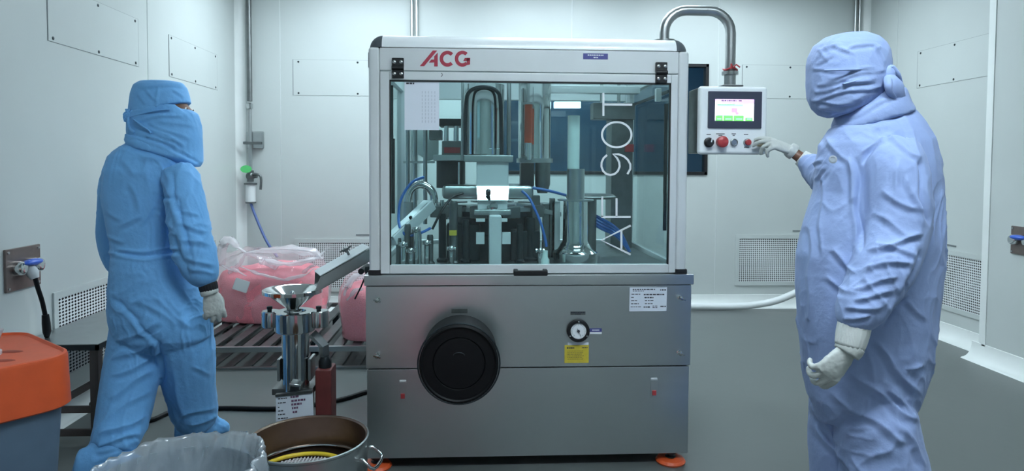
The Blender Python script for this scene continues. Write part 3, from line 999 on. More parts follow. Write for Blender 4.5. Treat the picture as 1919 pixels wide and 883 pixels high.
mb.build('dosing_cup', M_dull, mac)
# feeder station behind the paper sheet
vbox(MB(), 822, 866, 222, 236, 3.4, .2, .004).build('feeder_head', M_black, mac)
vcyl(MB(), 832, 841, 236, 266, 3.42, 16).build('feeder_rod', M_chrome, mac)
vcyl(MB(), 850, 860, 236, 266, 3.42, 16).build('feeder_rod', M_chrome, mac)
fb = vbox(MB(), 828, 866, 264, 292, 3.38, .18, .005).build('feeder_body', M_dull, mac)
vbox(MB(), 832, 862, 276, 287, 3.377, .004, .0).build('red_label', M_redp, fb)
vbox(MB(), 812, 890, 290, 302, 3.34, .24, .004).build('feeder_base', M_steel2, mac)
vcyl(MB(), 818, 872, 302, 352, 3.46, 32).build('feeder_drum', M_black, mac)
vcyl(MB(), 858, 862, 304, 346, 3.3, 10).build('feeder_pin', M_chrome, mac)
vbox(MB(), 804, 828, 243, 262, 3.46, .1, .004).build('side_motor', M_dull, mac)
MB().prism([at(770, 240, 3.6), at(822, 240, 3.6), at(822, 296, 3.6), at(803, 302, 3.6), at(772, 282, 3.6)], (0, .012, 0)).build('feeder_shroud', M_tan, mac)
for px, Y in ((764, 3.5), (778, 3.55), (797, 3.5)):
    vcyl(MB(), px - 4, px + 4, 160, 420, Y, 16).build('upright_rod', M_steel2, mac)
MB().bar(at(756, 304, 3.5), at(815, 304, 3.5), .012, .012).build('cross_rod', M_steel2, mac)
# powder tube on the right: flared foot, steel tube, milky tube inside
q = at(1078, 450, 3.12)
zt_, zm_ = at(1078, 319, 3.12).z, at(1078, 376, 3.12).z
k = 3.12 / F
ot = MB().lathe((q.x, 3.12, TD), [(.105, 0), (.105, at(0, 474, 3.12).z - TD), (33 * k, at(0, 468, 3.12).z - TD), (24 * k, at(0, 452, 3.12).z - TD), (23 * k, zm_ - TD)], seg=48).build('outlet_tube', M_chrome, mac)
MB().lathe((q.x, 3.12, zm_), [(.085, 0), (.085, .006), (.04, .006)], seg=40).build('tube_collar', M_steel2, ot)
MB().lathe((q.x, 3.12, zm_ + .006), [(16.5 * k, 0), (16.5 * k, zt_ - zm_), (15 * k, zt_ - zm_), (15 * k, zt_ - zm_ - .03)], seg=40, caps=False).build('inner_tube', M_steel2, ot)
MB().lathe((q.x - .012, 3.12, zt_ - .03), [(11.5 * k, 0), (11.5 * k, at(0, 207, 3.12).z - zt_ + .03)], seg=32).build('milky_tube', M_tan, ot)
q = at(1107, 372, 3.4)
MB().lathe((q.x, 3.4, q.z), [(.125, 0), (.13, .01), (.115, .022), (.03, .024)], seg=44).build('sorting_disc', M_dull, mac)
MB().cyl((q.x, 3.4, TD), (q.x, 3.4, q.z), .03).build('disc_shaft', M_dull, mac)
# control column at the rear right
gc = vbox(MB(), 1147, 1184, 195, 478, 3.66, .16, .005)
gc.build('grey_column', M_dull, mac)
vbox(MB(), 1112, 1190, 192, 224, 3.62, .1, .004).build('column_head', M_dull, mac)
vbox(MB(), 1172, 1188, 270, 285, 3.64, .03, .003).build('red_lamp', M_redp, mac)
for px in (1128, 1160):
    vcyl(MB(), px - 3, px + 3, 150, 192, 3.5, 12).build('hanger_rod', M_steel2, mac)
MB().box(at(1035, 0, 3.5).x, at(1200, 0, 3.5).x, 3.48, 3.54, 1.70, 1.74, .004).build('ceiling_rail', M_alu, mac)
MB().bar(at(1038, 197, 3.6), at(1088, 197, 3.6), .03, .035, .003).build('lamp_rail', mat('inside_lamp', (240, 245, 245), .5, emit=LAMP_COLOR, emit_s=1.3), mac)
MB().bar((EX1 - .05, 3.0, 1.66), (EX1 - .05, 3.8, 1.66), .012, .012).build('side_rail', M_dark, mac)
vbox(MB(), 1230, 1240, 165, 190, 3.05, .03, .004).build('door_switch', M_white_pl, mac)
for px, a, b in ((1249, 195, 362), (1247, 362, 432)):
    vcyl(MB(), px - 4, px + 3, a, b, 2.93, 12).build('gas_strut', M_black, mac)
for px, a, b in ((734, 160, 260), (737, 260, 400)):
    vcyl(MB(), px - 4, px + 3, a, b, 2.93, 12).build('gas_strut', M_black, mac)
# inclined ejection track on the left with its chrome bend
tr = MB().bar(at(733, 452, 2.98), at(806, 383, 3.16), .06, .05, .004).build('ejection_track', M_alu, mac)
MB().bar(at(735, 447, 2.96), at(806, 380, 3.14), .01, .02, .002).build('track_edge', M_steel2, tr)
mb = MB().lathe(at(770, 407, 3.05), [(.007, 0), (.007, .03)], (0, -1, .0), 10)
mb.build('track_screw', M_black, tr)
MB().tube([at(765, 388, 3.2), at(764, 372, 3.2), at(770, 355, 3.2), at(785, 346, 3.2), at(801, 350, 3.2), at(812, 364, 3.2), at(814, 385, 3.2)], .019, 14, smooth=6).build('suction_bend', M_chrome, mac)
q = at(765, 378, 3.2)
MB().lathe((q.x, 3.2, TD), [(.05, 0), (.05, .02), (.025, .03), (.025, q.z - TD)], seg=24).build('suction_pipe', M_steel2, mac)
MB().tube([at(795, 332, 3.1), at(772, 342, 3.1), at(752, 372, 3.08), at(747, 405, 3.05), at(751, 430, 3.0), at(765, 442, 3.0), at(790, 436, 3.0), at(806, 428, 3.05)], .0065, 8, smooth=6).build('air_tube', M_blueh, mac)
MB().tube([at(868, 362, 3.12), at(850, 368, 3.1), at(838, 380, 3.08), at(826, 398, 3.06), at(810, 430, 3.05)], .006, 8, smooth=6).build('air_tube', M_black, mac)
MB().tube([at(978, 358, 3.12), at(992, 372, 3.1), at(1005, 398, 3.06), at(1014, 420, 3.04), at(1022, 450, 3.02), at(1024, 462, 3.02)], .0065, 8, smooth=6).build('air_tube', M_blueh, mac)
MB().tube([at(998, 352, 3.2), at(1030, 358, 3.2), at(1060, 366, 3.25)], .007, 8, smooth=6).build('air_tube', M_blueh, mac)
for k in range(4):
    MB().tube([at(1100, 396 + 6 * k, 3.45 - .02 * k), at(1130, 412 + 6 * k, 3.4), at(1150, 424 + 5 * k, 3.36), at(1165, 440 + 4 * k, 3.36), at(1180, 472, 3.36)], .008, 8, smooth=6).build('air_tube', M_blueh, mac)
# pillars, valves and fittings among the mechanism
for pxl, pxr, pyt, Y, m in ((842, 858, 377, 3.05, M_dull), (822, 836, 400, 3.15, M_dark), (866, 880, 412, 3.12, M_dark), (968, 980, 420, 3.1, M_dark), (984, 1004, 408, 3.18, M_dark), (1032, 1046, 400, 3.3, M_dark), (758, 770, 420, 3.0, M_dull), (780, 790, 432, 3.0, M_steel2), (800, 812, 440, 3.04, M_dull), (742, 752, 446, 2.98, M_dull)):
    a = at((pxl + pxr) / 2, pyt, Y)
    rr = (pxr - pxl) / 2 * Y / F
    MB().lathe((a.x, Y, TD), [(rr * 1.5, 0), (rr * 1.5, .012), (rr, .02), (rr, a.z - TD - .01), (rr * .8, a.z - TD)], seg=20).build('pillar', m, mac)
for px, py, Y in ((780, 430, 2.98), (770, 470, 2.96), (800, 455, 3.0), (846, 466, 3.02), (1012, 470, 3.0), (756, 458, 2.95)):
    a = at(px, py, Y)
    mb = MB().cyl((a.x, Y, TD), (a.x, Y, a.z), .012, seg=12).cyl((a.x - .02, Y, a.z), (a.x + .02, Y, a.z), .01, seg=12).ball((a.x, Y - .01, a.z), .015, seg=12)
    mb.build('air_valve', M_chrome, mac)
a = at(1021, 466, 3.0)
MB().lathe((a.x, 3.0, TD), [(.022, 0), (.022, .03), (.014, .04), (.014, .07)], seg=16).build('bottle_fitting', M_tan, mac)
a = at(849, 436, 3.04)
MB().box(a.x - .017, a.x + .017, 3.025, 3.03, a.z - .012, a.z + .012).build('yellow_tag', M_yellow, mac)
for px, py, s_ in ((1041, 385, .022), (1023, 388, .016), (1004, 374, .02), (1035, 376, .013)):
    a = at(px, py, 3.3)
    MB().box(a.x - s_, a.x + s_, 3.28, 3.33, TD, a.z + s_, .003).build('sensor_block', M_white_pl if s_ > .02 else M_dull, mac)
for k in range(9):
    a = at(812 + 5.5 * k, 375 + (k % 3) * 6, 3.16)
    MB().cyl((a.x, 3.16, a.z - .06), (a.x, 3.16, a.z), .006 + .003 * (k % 2), seg=12).build('ejector_pin', M_chrome, mac)
vbox(MB(), 806, 866, 386, 408, 3.15, .06, .004).build('pin_block', M_dull, mac)
MB().prism([at(968, 381, 3.2), at(1052, 398, 3.3), at(1052, 406, 3.3), at(968, 391, 3.2)], (0, .12, 0)).build('guide_plate', M_steel2, mac)
vbox(MB(), 836, 900, 420, 490, 3.16, .1, .01).build('gear_housing', M_dark, mac)
vbox(MB(), 958, 1012, 432, 492, 3.16, .1, .01).build('gear_housing', M_dark, mac)

# ---- pendant arm and control panel
PY = 2.80
YA = 2.96
zt = at(1369, 21, YA).z
A, B = Vector((at(1245, 40, YA).x, YA, 0)), Vector((at(1370, 40, YA).x, YA, 0))
dAB = (B - A).normalized()
pts = [Vector((A.x, A.y, 1.872)), Vector((A.x, A.y, zt - .10))]
for k in range(1, 7):
    t = math.pi / 2 * k / 6
    pts.append(Vector((A.x, A.y, zt - .10)) + dAB * .1 * (1 - math.cos(t)) + Vector((0, 0, .1 * math.sin(t))))
for k in range(0, 7):
    t = math.pi / 2 * k / 6
    pts.append(Vector((B.x, B.y, zt - .10)) - dAB * .1 * (1 - math.sin(t)) + Vector((0, 0, .1 * math.cos(t))))
zc = at(1369, 137, YA).z
pts.append(Vector((B.x, B.y, zc)))
pa = MB().tube(pts, .0225, 20).build('pendant_arm', M_steel2, mac, smooth=60)
MB().lathe((A.x, A.y, 1.872), [(.05, 0), (.05, .008), (.03, .012)], seg=24).build('arm_flange', M_steel2, pa)
MB().lathe((B.x, B.y, zc - .008), [(.026, -.004), (.036, 0), (.036, .014), (.026, .018)], seg=28).build('arm_clamp', M_chrome, pa)
zp = at(1369, 160, PY + .1).z
MB().cyl((B.x, B.y, zp), (B.x, B.y, zc), .0255).build('lower_tube', M_steel2, pa)
MB().box(B.x - .045, B.x + .045, B.y - .045, B.y + .045, zp - .003, zp + .006, .003).build('mount_plate', M_dull, pa)
pts = [Vector((B.x + .030 * math.cos(a), B.y + .030 * math.sin(a), zc + .016 + .004 * math.sin(3 * a))) for a in [2 * math.pi * k / 16 for k in range(16)]]
MB().tube(pts, .0045, 6, closed=True).tube([pts[12], pts[12] + Vector((.012, -.01, .012)), pts[12] + Vector((.028, -.012, .0))], .004, 6).tube([pts[12], pts[12] + Vector((-.01, -.01, .014)), pts[12] + Vector((-.014, -.012, -.008))], .004, 6).build('red_tie', M_redp, pa)
a, b = at(1311, 161, PY), at(1437, 290, PY)
cp = MB().box(a.x, b.x, PY, PY + .035, b.z, a.z, .014, 4).build('control_panel', M_whitealu, mac, label='white control panel with a lit screen and a row of buttons')
MB().box(a.x + .004, b.x - .004, PY + .034, PY + .16, b.z + .004, a.z - .004, .006).build('panel_back', M_dull, cp)
sA = lambda px, py, dy=0.0: at(px, py, PY - dy)
a, b = sA(1327, 171), sA(1426, 241)
MB().box(a.x, b.x, PY - .008, PY + .004, b.z, a.z, .003).build('bezel', mat('bezel_grey', (62, 66, 82), .4), cp)
SC = [mat('screen_white', (250, 252, 252), .3, emit=(0.95, 1.0, 1.0), emit_s=1.0), mat('screen_violet', (222, 190, 232), .3, emit=(.72, .5, .82), emit_s=1.0),
      mat('screen_green', (120, 226, 110), .3, emit=(.18, .78, .16), emit_s=1.0), mat('screen_mint', (170, 232, 220), .3, emit=(.45, .85, .75), emit_s=1.0),
      mat('screen_pink', (236, 150, 196), .3, emit=(.86, .42, .66), emit_s=1.0), mat('screen_dark', (96, 84, 110), .3, emit=(.14, .1, .18), emit_s=1.0)]
a, b = sA(1339, 186), sA(1411, 227)
W, H = b.x - a.x, a.z - b.z
sb = MB()
lay = [(0, 1, 0, 1, 0), (0, 1, 0, .12, 1), (.17, 1, .12, .23, 1), (.05, .72, .23, .33, 3), (.06, .5, .24, .28, 2), (.42, .57, .41, .62, 4), (.52, .61, .60, .72, 4), (.02, .20, .76, 1, 2), (.22, .46, .76, 1, 2), (.48, .74, .76, 1, 2), (.78, .97, .86, 1, 2), (.05, .7, .74, .77, 3)]
lay += [(x0, x1, .04, .10, 5) for x0, x1, _, _ in words_line(.16, .55, 0, 0, .02, .06) + [(.6, .68, 0, 0)]]
lay += [(x0, x1, .90, .94, 3) for x0, x1 in ((.06, .16), (.27, .42), (.54, .7), (.82, .94))]
for n_, (x0, x1, y0_, y1_, m_) in enumerate(lay):
    sb.m = m_
    lift = .0085 + .00025 * (0 if n_ == 0 else 1 if n_ < 12 else 2)
    sb.box(a.x + W * x0, a.x + W * x1, PY - lift - .0002, PY - .007, a.z - H * y1_, a.z - H * y0_)
sb.build('screen', SC, cp, smooth=0)
q = sA(1328, 267)
kb = MB().lathe(q, [(.021, 0), (.021, .006), (.016, .008), (.016, .024), (.013, .026)], (0, -1, 0), 24)
kb.m = 1
kb.bar(q + Vector((.002, -.027, .0)), q + Vector((.006, -.027, .018)), .006, .004)
kb.build('selector_knob', [M_black, M_white], cp)
q = sA(1351, 266)
MB().lathe(q, [(.022, 0), (.022, .012), (.024, .014), (.024, .026), (.018, .031), (0, .032)], (0, -1, 0), 28).build('emergency_stop', M_redp, cp)
q = sA(1375, 267)
MB().lathe(q, [(.016, 0), (.016, .008), (.013, .010), (.012, .007), (0, .007)], (0, -1, 0), 24).build('push_button', M_steel2, cp)
q = sA(1400, 267)
rb = MB().lathe(q, [(.017, 0), (.017, .006), (.012, .007)], (0, -1, 0), 24)
rb.m = 1
rb.lathe(q + Vector((0, -.005, 0)), [(.0125, 0), (.0125, .012), (.01, .014), (0, .014)], (0, -1, 0), 24)
rb.build('red_button', [M_steel2, M_redp], cp)
q = sA(1423, 268)
MB().lathe(q, [(.017, 0), (.017, .008), (.0125, .009), (.0125, .012), (0, .012)], (0, -1, 0), 24).build('push_button', mat('button_cream', (206, 196, 170), .4), cp)
mb = MB()
for px, py, wx in ((1328, 252, 8), (1350, 251, 16), (1375, 251, 8), (1375, 254, 4), (1398, 252, 8), (1399, 276, 9), (1350, 254, 7)):
    a, b = sA(px - wx / 2, py - .7), sA(px + wx / 2, py + .7)
    mb.box(a.x, b.x, PY - .0008, PY + .001, b.z, a.z)
mb.build('button_captions', M_ink, cp, smooth=0)

# ---- discharge chute on the left side
A, B = Vector((EX0 - .005, 3.28, at(690, 478, 3.28).z)), None
p1 = at(600, 544, 3.05)
p0 = at(704, 484, 3.15)
ch = MB()
d = (p1 - p0).normalized()
sd = Vector((d.y, -d.x, 0)).normalized()
if sd.y < 0:
    sd = -sd
up = sd.cross(d).normalized()
if up.z < 0:
    up = -up
wdt, wall = .15, .052
ch.prism([p0 - sd * 0, p1 - sd * 0, p1 + sd * wdt, p0 + sd * wdt], up * .004)
ch.prism([p0, p1 + d * .0, p1 + d * .02 + up * wall * .2, p1 - d * .03 + up * wall, p0 + up * wall], sd * .004)
ch.prism([p0 + sd * wdt, p1 + sd * wdt, p1 - d * .03 + sd * wdt + up * wall, p0 + sd * wdt + up * wall], -sd * .004)
cho = ch.build('discharge_chute', M_steel2, mac, smooth=0)
c0 = p0 + up * (wall + .004)
c1 = p1 - d * .03 + up * (wall + .004)
MB().prism([c0, c1, c1 + sd * wdt, c0 + sd * wdt], up * .004).build('chute_cover', M_alu, cho, smooth=0)
q = (c0 + (c1 - c0) * .35) + sd * .08 + up * .006
MB().lathe(q, [(.006, -.004), (.006, .02), (.014, .022), (.014, .034), (.004, .038)], up, 12).bar(q + up * .03 - d * .03, q + up * .03 + d * .03, .008, .008).build('cover_knob', M_dull, cho)
q = p0 + (p1 - p0) * .3 - up * .02
MB().cyl(q + Vector((0, -.01, 0)), q + Vector((0, .16, 0)), .014, seg=14).cyl(q + Vector((.02, .0, .0)), q + Vector((.09, .0, .005)), .022, seg=14).build('chute_pivot', M_dark, cho)
MB().tube([q + Vector((.02, -.005, -.02)), q + Vector((.0, -.005, -.07)), q + Vector((-.03, -.005, -.13))], .004, 6).build('stay_wire', M_dark, cho)
# ------------------------------------------------------------------ capsule polisher under the chute
PYY = 3.12
k = PYY / F
c = P(548, 545, Y=PYY)
pol = thing('capsule_polisher', 'small upright steel capsule polisher with a funnel dish under the chute', 'machine', (c.x, PYY, 0))
zd = P(548, 543, Y=PYY).z
zr = P(548, 583, Y=PYY).z
zr2 = P(548, 622, Y=PYY).z
cx = c.x + .001
MB().lathe((cx, PYY, zr + .005), [(.025, 0), (.03, .012), (.112, zd - zr - .022), (.134, zd - zr - .018), (.134, zd - zr - .003), (.128, zd - zr), (.112, zd - zr - .004), (.03, zd - zr - .055), (.0, zd - zr - .06)], seg=56).build('funnel_dish', M_chrome, pol)
MB().ball((cx + .012, PYY - .05, zd - .01), .012, .012, .016, 12).build('dish_pin', M_steel2, pol)
MB().lathe((cx + .01, PYY, zr2), [(.05, 0), (.088, .006), (.092, .012), (.092, zr - zr2 - .004), (.088, zr - zr2), (.05, zr - zr2), (.045, zr - zr2 - .02), (.0, zr - zr2 - .02)], seg=48).build('vibrating_bowl', M_chrome, pol)
for s in (-1, 1):
    lx = cx + s * .112
    MB().lathe((lx + .006, PYY + .02, zr2 + .02), [(.04, 0), (.042, .005), (.042, zr - zr2 - .028), (.038, zr - zr2 - .022), (0, zr - zr2 - .022)], seg=28).build('bowl_lug', M_chrome, pol)
    MB().lathe((lx + .008, PYY - .005, zr - .003), [(.01, 0), (.01, .012), (.013, .014), (.013, .026), (.005, .028)], seg=14).build('lug_bolt', M_dark, pol)
zb = P(555, 722, Y=PYY).z
MB().lathe((cx + .012, PYY, zb - .02), [(.062, 0), (.062, zr2 - zb + .02)], seg=40).build('main_tube', M_chrome, pol)
for s in (-1, 1):
    MB().box(cx + .012 + s * .070 - .007, cx + .012 + s * .070 + .007, PYY - .035, PYY + .06, .32, P(0, 675, Y=PYY).z, .003).build('side_plate', M_steel2, pol)
a, b = P(545, 722, Y=PYY - .08), P(562, 738, Y=PYY - .08)
q = Vector(((a.x + b.x) / 2, PYY - .07, (a.z + b.z) / 2))
MB().box(q.x - .028, q.x + .028, PYY - .10, PYY - .04, q.z - .03, q.z + .03, .004, M=Matrix.Translation(q) @ Matrix.Rotation(math.radians(8), 4, 'Y') @ Matrix.Translation(-q)).build('sensor_box', M_chrome, pol)
MB().box(q.x - .019, q.x + .019, PYY - .103, PYY - .099, q.z - .02, q.z + .02, M=Matrix.Translation(q) @ Matrix.Rotation(math.radians(8), 4, 'Y') @ Matrix.Translation(-q)).build('sensor_window', M_dark, pol)
MB().box(cx - .085, cx + .10, PYY - .05, PYY + .09, .26, zb + .0, .004).build('lower_body', M_dull, pol)
MB().box(cx - .06, cx + .08, PYY - .03, PYY + .07, .06, .26, .004).build('pedestal', M_dull, pol)
MB().box(cx - .14, cx + .16, PYY - .12, PYY + .16, .0, .06, .008).build('floor_base', M_dull, pol)
# angled outlet on the right side
MB().tube([(cx + .075, PYY + .05, zr2 - .02), (cx + .13, PYY + .05, zr2 - .08), (cx + .135, PYY + .05, zr2 - .2)], .024, 4, flat=1.0).build('outlet_duct', M_steel2, pol, smooth=20)
mt = MB().box(cx + .103, cx + .178, PYY - .02, PYY + .1, P(0, 778, Y=PYY).z - .12, P(0, 698, Y=PYY).z, .01).build('drive_motor', M_motor, pol)
MB().lathe((cx + .14, PYY + .03, P(0, 698, Y=PYY).z), [(.03, 0), (.03, .03), (.02, .05)], seg=20).build('motor_head', M_dark, pol)
# hanging card
ca = [P(517, 742, Y=PYY - .12), P(586, 735, Y=PYY - .12), P(588, 785, Y=PYY - .12), P(517, 795, Y=PYY - .12)]
cd = MB().prism(ca, (0, .002, 0)).build('hanging_card', M_paper, pol, smooth=0)
cu, cv = ca[1] - ca[0], ca[3] - ca[0]
mb = MB()
random.seed(9)
red = MB()
for i, (x1, y) in enumerate(((.30, .10), (.28, .25), (.12, .40), (.2, .53), (.25, .66), (.34, .80))):
    for x0_, x1_, _, _ in words_line(.06, x1, 0, 0):
        p = ca[0] + cu * x0_ + cv * y + Vector((0, -.0012, 0))
        mb.prism([p, p + cu * (x1_ - x0_), p + cu * (x1_ - x0_) + cv * .035, p + cv * .035], (0, .0008, 0))
for x0_, x1_, y in ((.4, .62, .06), (.42, .8, .2), (.42, .7, .33), (.44, .62, .46), (.46, .58, .60)):
    for a0, a1, _, _ in words_line(x0_, x1_, 0, 0):
        p = ca[0] + cu * a0 + cv * y + Vector((0, -.0012, 0))
        red.prism([p, p + cu * (a1 - a0), p + cu * (a1 - a0) + cv * .07, p + cv * .07], (0, .0008, 0))
mb.build('card_print', M_ink, cd, smooth=0)
red.build('card_handwriting', mat('violet_ink', (110, 74, 104), .7), cd, smooth=0)
MB().bar(P(517, 741, Y=PYY - .115), P(586, 733, Y=PYY - .115), .02, .012).build('card_clip', M_dull, pol)

# power cable across the floor
f = lambda px, py, z=.012: P(px, py, Z=z)
o = MB().tube([f(150, 742), f(215, 790), f(280, 788), f(330, 770), f(420, 765), f(520, 766), f(600, 757), f(650, 746), f(690, 734), f(740, 726)], .012, 10, smooth=6).build('power_cable', M_rubber, base=f(420, 765, 0))
tag(o, 'thick black power cable running across the grey floor to the machine', 'cable')

# ------------------------------------------------------------------ steel pallet with slats
YP0, YP1 = 4.32, 5.72
px0, px1 = -2.0, -.28
pal = thing('slatted_pallet', 'low steel slatted pallet under the pink bags', 'pallet', ((px0 + px1) / 2, (YP0 + YP1) / 2, 0))
ZPT = .145
MB().box(px0, px1, YP0, YP0 + .03, ZPT - .035, ZPT, .004).build('front_rail', M_steel2, pal)
MB().box(px0, px1, YP1 - .03, YP1, ZPT - .035, ZPT, .004).build('rear_rail', M_steel2, pal)
n = 15
for i in range(n):
    x = px0 + .02 + (px1 - px0 - .09) * i / (n - 1)
    MB().box(x, x + .065, YP0 + .03, YP1 - .03, ZPT - .022, ZPT - .002, .003).build('slat', M_dull, pal)
MB().box(px0, px1, YP0, YP0 + .03, .0, .012, .002).build('lower_rail', M_steel2, pal)
for i in range(n):
    x = px0 + .02 + (px1 - px0 - .09) * i / (n - 1)
    MB().box(x, x + .06, YP0 + .03, YP1 - .03, .002, .012, .002).build('lower_slat', M_dull, pal)
for x in (px0, (px0 + px1) / 2, px1 - .05):
    for y in (YP0 + .35, YP1 - .35):
        MB().box(x, x + .05, y - .05, y + .05, .012, ZPT - .022, .004).build('block', M_dark, pal)

# ------------------------------------------------------------------ bags of pink capsules
def blob(cx, cy, z0, rx, ry, rings, seed, seg=72, amp=.02, ex=2.6, freq=5.0):
    """lumpy bag body: rings of (height, scale, x shift); superellipse plan"""
    mb = MB()
    out = []
    for h, s, dx in rings:
        ring = []
        for i in range(seg):
            t = 2 * math.pi * i / seg
            ct, st = math.cos(t), math.sin(t)
            rr = (abs(ct) ** ex + abs(st) ** ex) ** (-1 / ex)
            p = Vector((ct * rr * rx * s + dx, st * rr * ry * s, h))
            nz = noise.noise(Vector((p.x * freq + seed, p.y * freq, p.z * freq))) * amp + noise.noise(Vector((p.x * freq * 3 + seed, p.y * freq * 3, p.z * freq * 2))) * amp * .4
            q = Vector((p.x, p.y, 0))
            if q.length > 1e-5:
                p += q.normalized() * nz * min(1, s * 2)
            p.z += nz * .8 * (1 if h > rings[0][0] + .02 else 0)
            ring.append(Vector((cx, cy, z0)) + p)
        out.append(ring)
    return mb.loft(out)


def subdiv_rings(rings, n):
    pts = spline([Vector(r) for r in rings], n)
    return [(p.x, max(.001, p.y), p.z) for p in pts]


bc = Vector((P(510, 560, Y=5.2).x, 5.22, ZPT))
bag = thing('capsule_bag', 'large clear plastic bag of pink capsules with a gathered neck, beside the blue-hooded person', 'bag', bc, 'clear bags of pink capsules on the pallet')
rg = subdiv_rings([(0, .86, 0), (.02, .97, 0), (.12, 1.02, 0), (.22, 1.0, .0), (.31, .95, 0), (.36, .82, .0), (.395, .55, 0), (.41, .05, 0)], 5)
blob(bc.x, bc.y, bc.z, .40, .30, rg, 1.3, amp=.03).build('capsules', M_pink, bag, smooth=180)['kind'] = 'stuff'
rg = subdiv_rings([(.002, .88, 0), (.02, .985, 0), (.12, 1.04, 0), (.26, 1.03, .0), (.34, 1.0, .0), (.43, .93, 0), (.485, .78, -.02), (.51, .5, -.06), (.515, .1, -.1)], 6)
blob(bc.x, bc.y, bc.z, .405, .305, rg, 1.3, amp=.035, freq=6).build('film', M_film, bag, smooth=180)
# gathered top of the film, its folded neck standing up at the left
def crumple(name, pts, widths, parent, m, seed, n=20, amp=.02):
    """a folded ribbon of film following pts"""
    pts = spline(pts, 6)
    rows = []
    for i, p in enumerate(pts):
        t = i / (len(pts) - 1)
        wv = widths[0] + (widths[-1] - widths[0]) * t if len(widths) == 2 else widths[min(len(widths) - 1, int(t * len(widths)))]
        d = (pts[min(i + 1, len(pts) - 1)] - pts[max(i - 1, 0)]).normalized()
        u, v, _ = frame_of(d)
        row = []
        for k in range(n):
            a = 2 * math.pi * k / n
            rr = wv * (1 + .45 * noise.noise(Vector((math.cos(a) * 2 + seed, math.sin(a) * 2, t * 3))))
            q = p + u * math.cos(a) * rr + v * math.sin(a) * rr * .6
            q += Vector((0, 0, 1)) * amp * noise.noise(Vector((q.x * 14, q.y * 14, q.z * 14 + seed)))
            row.append(q)
        rows.append(row)
    return MB().loft(rows).build(name, m, parent, smooth=180)


W5 = lambda px, py, Y=5.05: P(px, py, Y=Y)
crumple('bag_neck', [W5(520, 500), W5(478, 480), W5(455, 470), W5(432, 452), W5(418, 462), W5(414, 495)], [.05, .022, .014, .035, .055, .05], bag, M_film2, 3.1)
crumple('film_fold', [W5(462, 474), W5(500, 470), W5(545, 468), W5(585, 474), W5(606, 484)], [.018, .03, .045, .05, .03], bag, M_film2, 7.7)
crumple('film_fold', [W5(450, 500, 4.95), W5(480, 512, 4.93), W5(520, 522, 4.92), W5(560, 518, 4.93), W5(598, 500, 4.95)], [.006, .016, .012, .018, .006], bag, M_film2, 12.7)
crumple('film_fold', [W5(418, 498, 5.0), W5(440, 508, 4.95), W5(462, 516, 4.92)], [.012, .02, .006], bag, M_film2, 22.7)
crumple('film_fold', [W5(480, 482, 5.0), W5(510, 492, 4.97), W5(545, 496, 4.96), W5(580, 488, 4.98), W5(600, 484)], [.01, .03, .022, .03, .02], bag, M_film2, 32.7)
crumple('film_ear', [W5(585, 488), W5(603, 478), W5(616, 464)], [.035, .02, .006], bag, M_film2, 5.2)
crumple('film_fold', [W5(462, 474), W5(452, 490), W5(442, 502), W5(430, 514)], [.012, .02, .028, .02], bag, M_film2, 1.7)
crumple('film_fold', [W5(560, 520), W5(575, 505), W5(590, 496)], [.012, .02, .02], bag, M_film2, 2.7)
a = P(452, 535, Y=4.86)
MB().box(-.052, .052, -.003, .003, -.042, .042, .006, M=Matrix.Translation(a) @ Matrix.Rotation(math.radians(18), 4, 'Y') @ Matrix.Rotation(math.radians(-6), 4, 'X')).build('white_tag', M_white_pl, bag)

b2 = Vector((P(688, 580, Y=4.6).x, 4.63, ZPT))
bag2 = thing('capsule_bag', 'upright clear plastic bag of pink capsules half hidden by the machine cabinet', 'bag', b2, 'clear bags of pink capsules on the pallet')
rg = subdiv_rings([(0, .9, 0), (.02, .98, 0), (.14, 1.02, 0), (.25, 1.0, 0), (.33, .86, 0), (.365, .55, 0), (.375, .05, 0)], 5)
blob(b2.x, b2.y, b2.z, .17, .21, rg, 8.3, amp=.018).build('capsules', M_pink, bag2, smooth=180)['kind'] = 'stuff'
rg = subdiv_rings([(.002, .92, 0), (.02, 1.0, 0), (.14, 1.05, 0), (.28, 1.04, 0), (.36, .98, 0), (.43, .78, 0), (.49, .45, -.02), (.52, .2, -.03), (.53, .05, -.03)], 6)
blob(b2.x, b2.y, b2.z, .172, .213, rg, 8.3, amp=.022).build('film', M_film, bag2, smooth=180)
crumple('bag_neck', [b2 + Vector((-.02, 0, .46)), b2 + Vector((0, -.02, .51)), b2 + Vector((.03, -.03, .53)), b2 + Vector((.10, -.03, .47))], [.06, .03, .025, .04], bag2, M_film2, 4.4)

W2 = lambda px, py, Y=4.42: P(px, py, Y=Y)
crumple('film_fold', [W2(645, 556), W2(652, 535), W2(664, 520), W2(680, 514)], [.012, .03, .035, .02], bag2, M_film2, 41.0)
crumple('film_fold', [W2(650, 562), W2(664, 548), W2(680, 540)], [.008, .022, .02], bag2, M_film2, 43.0)

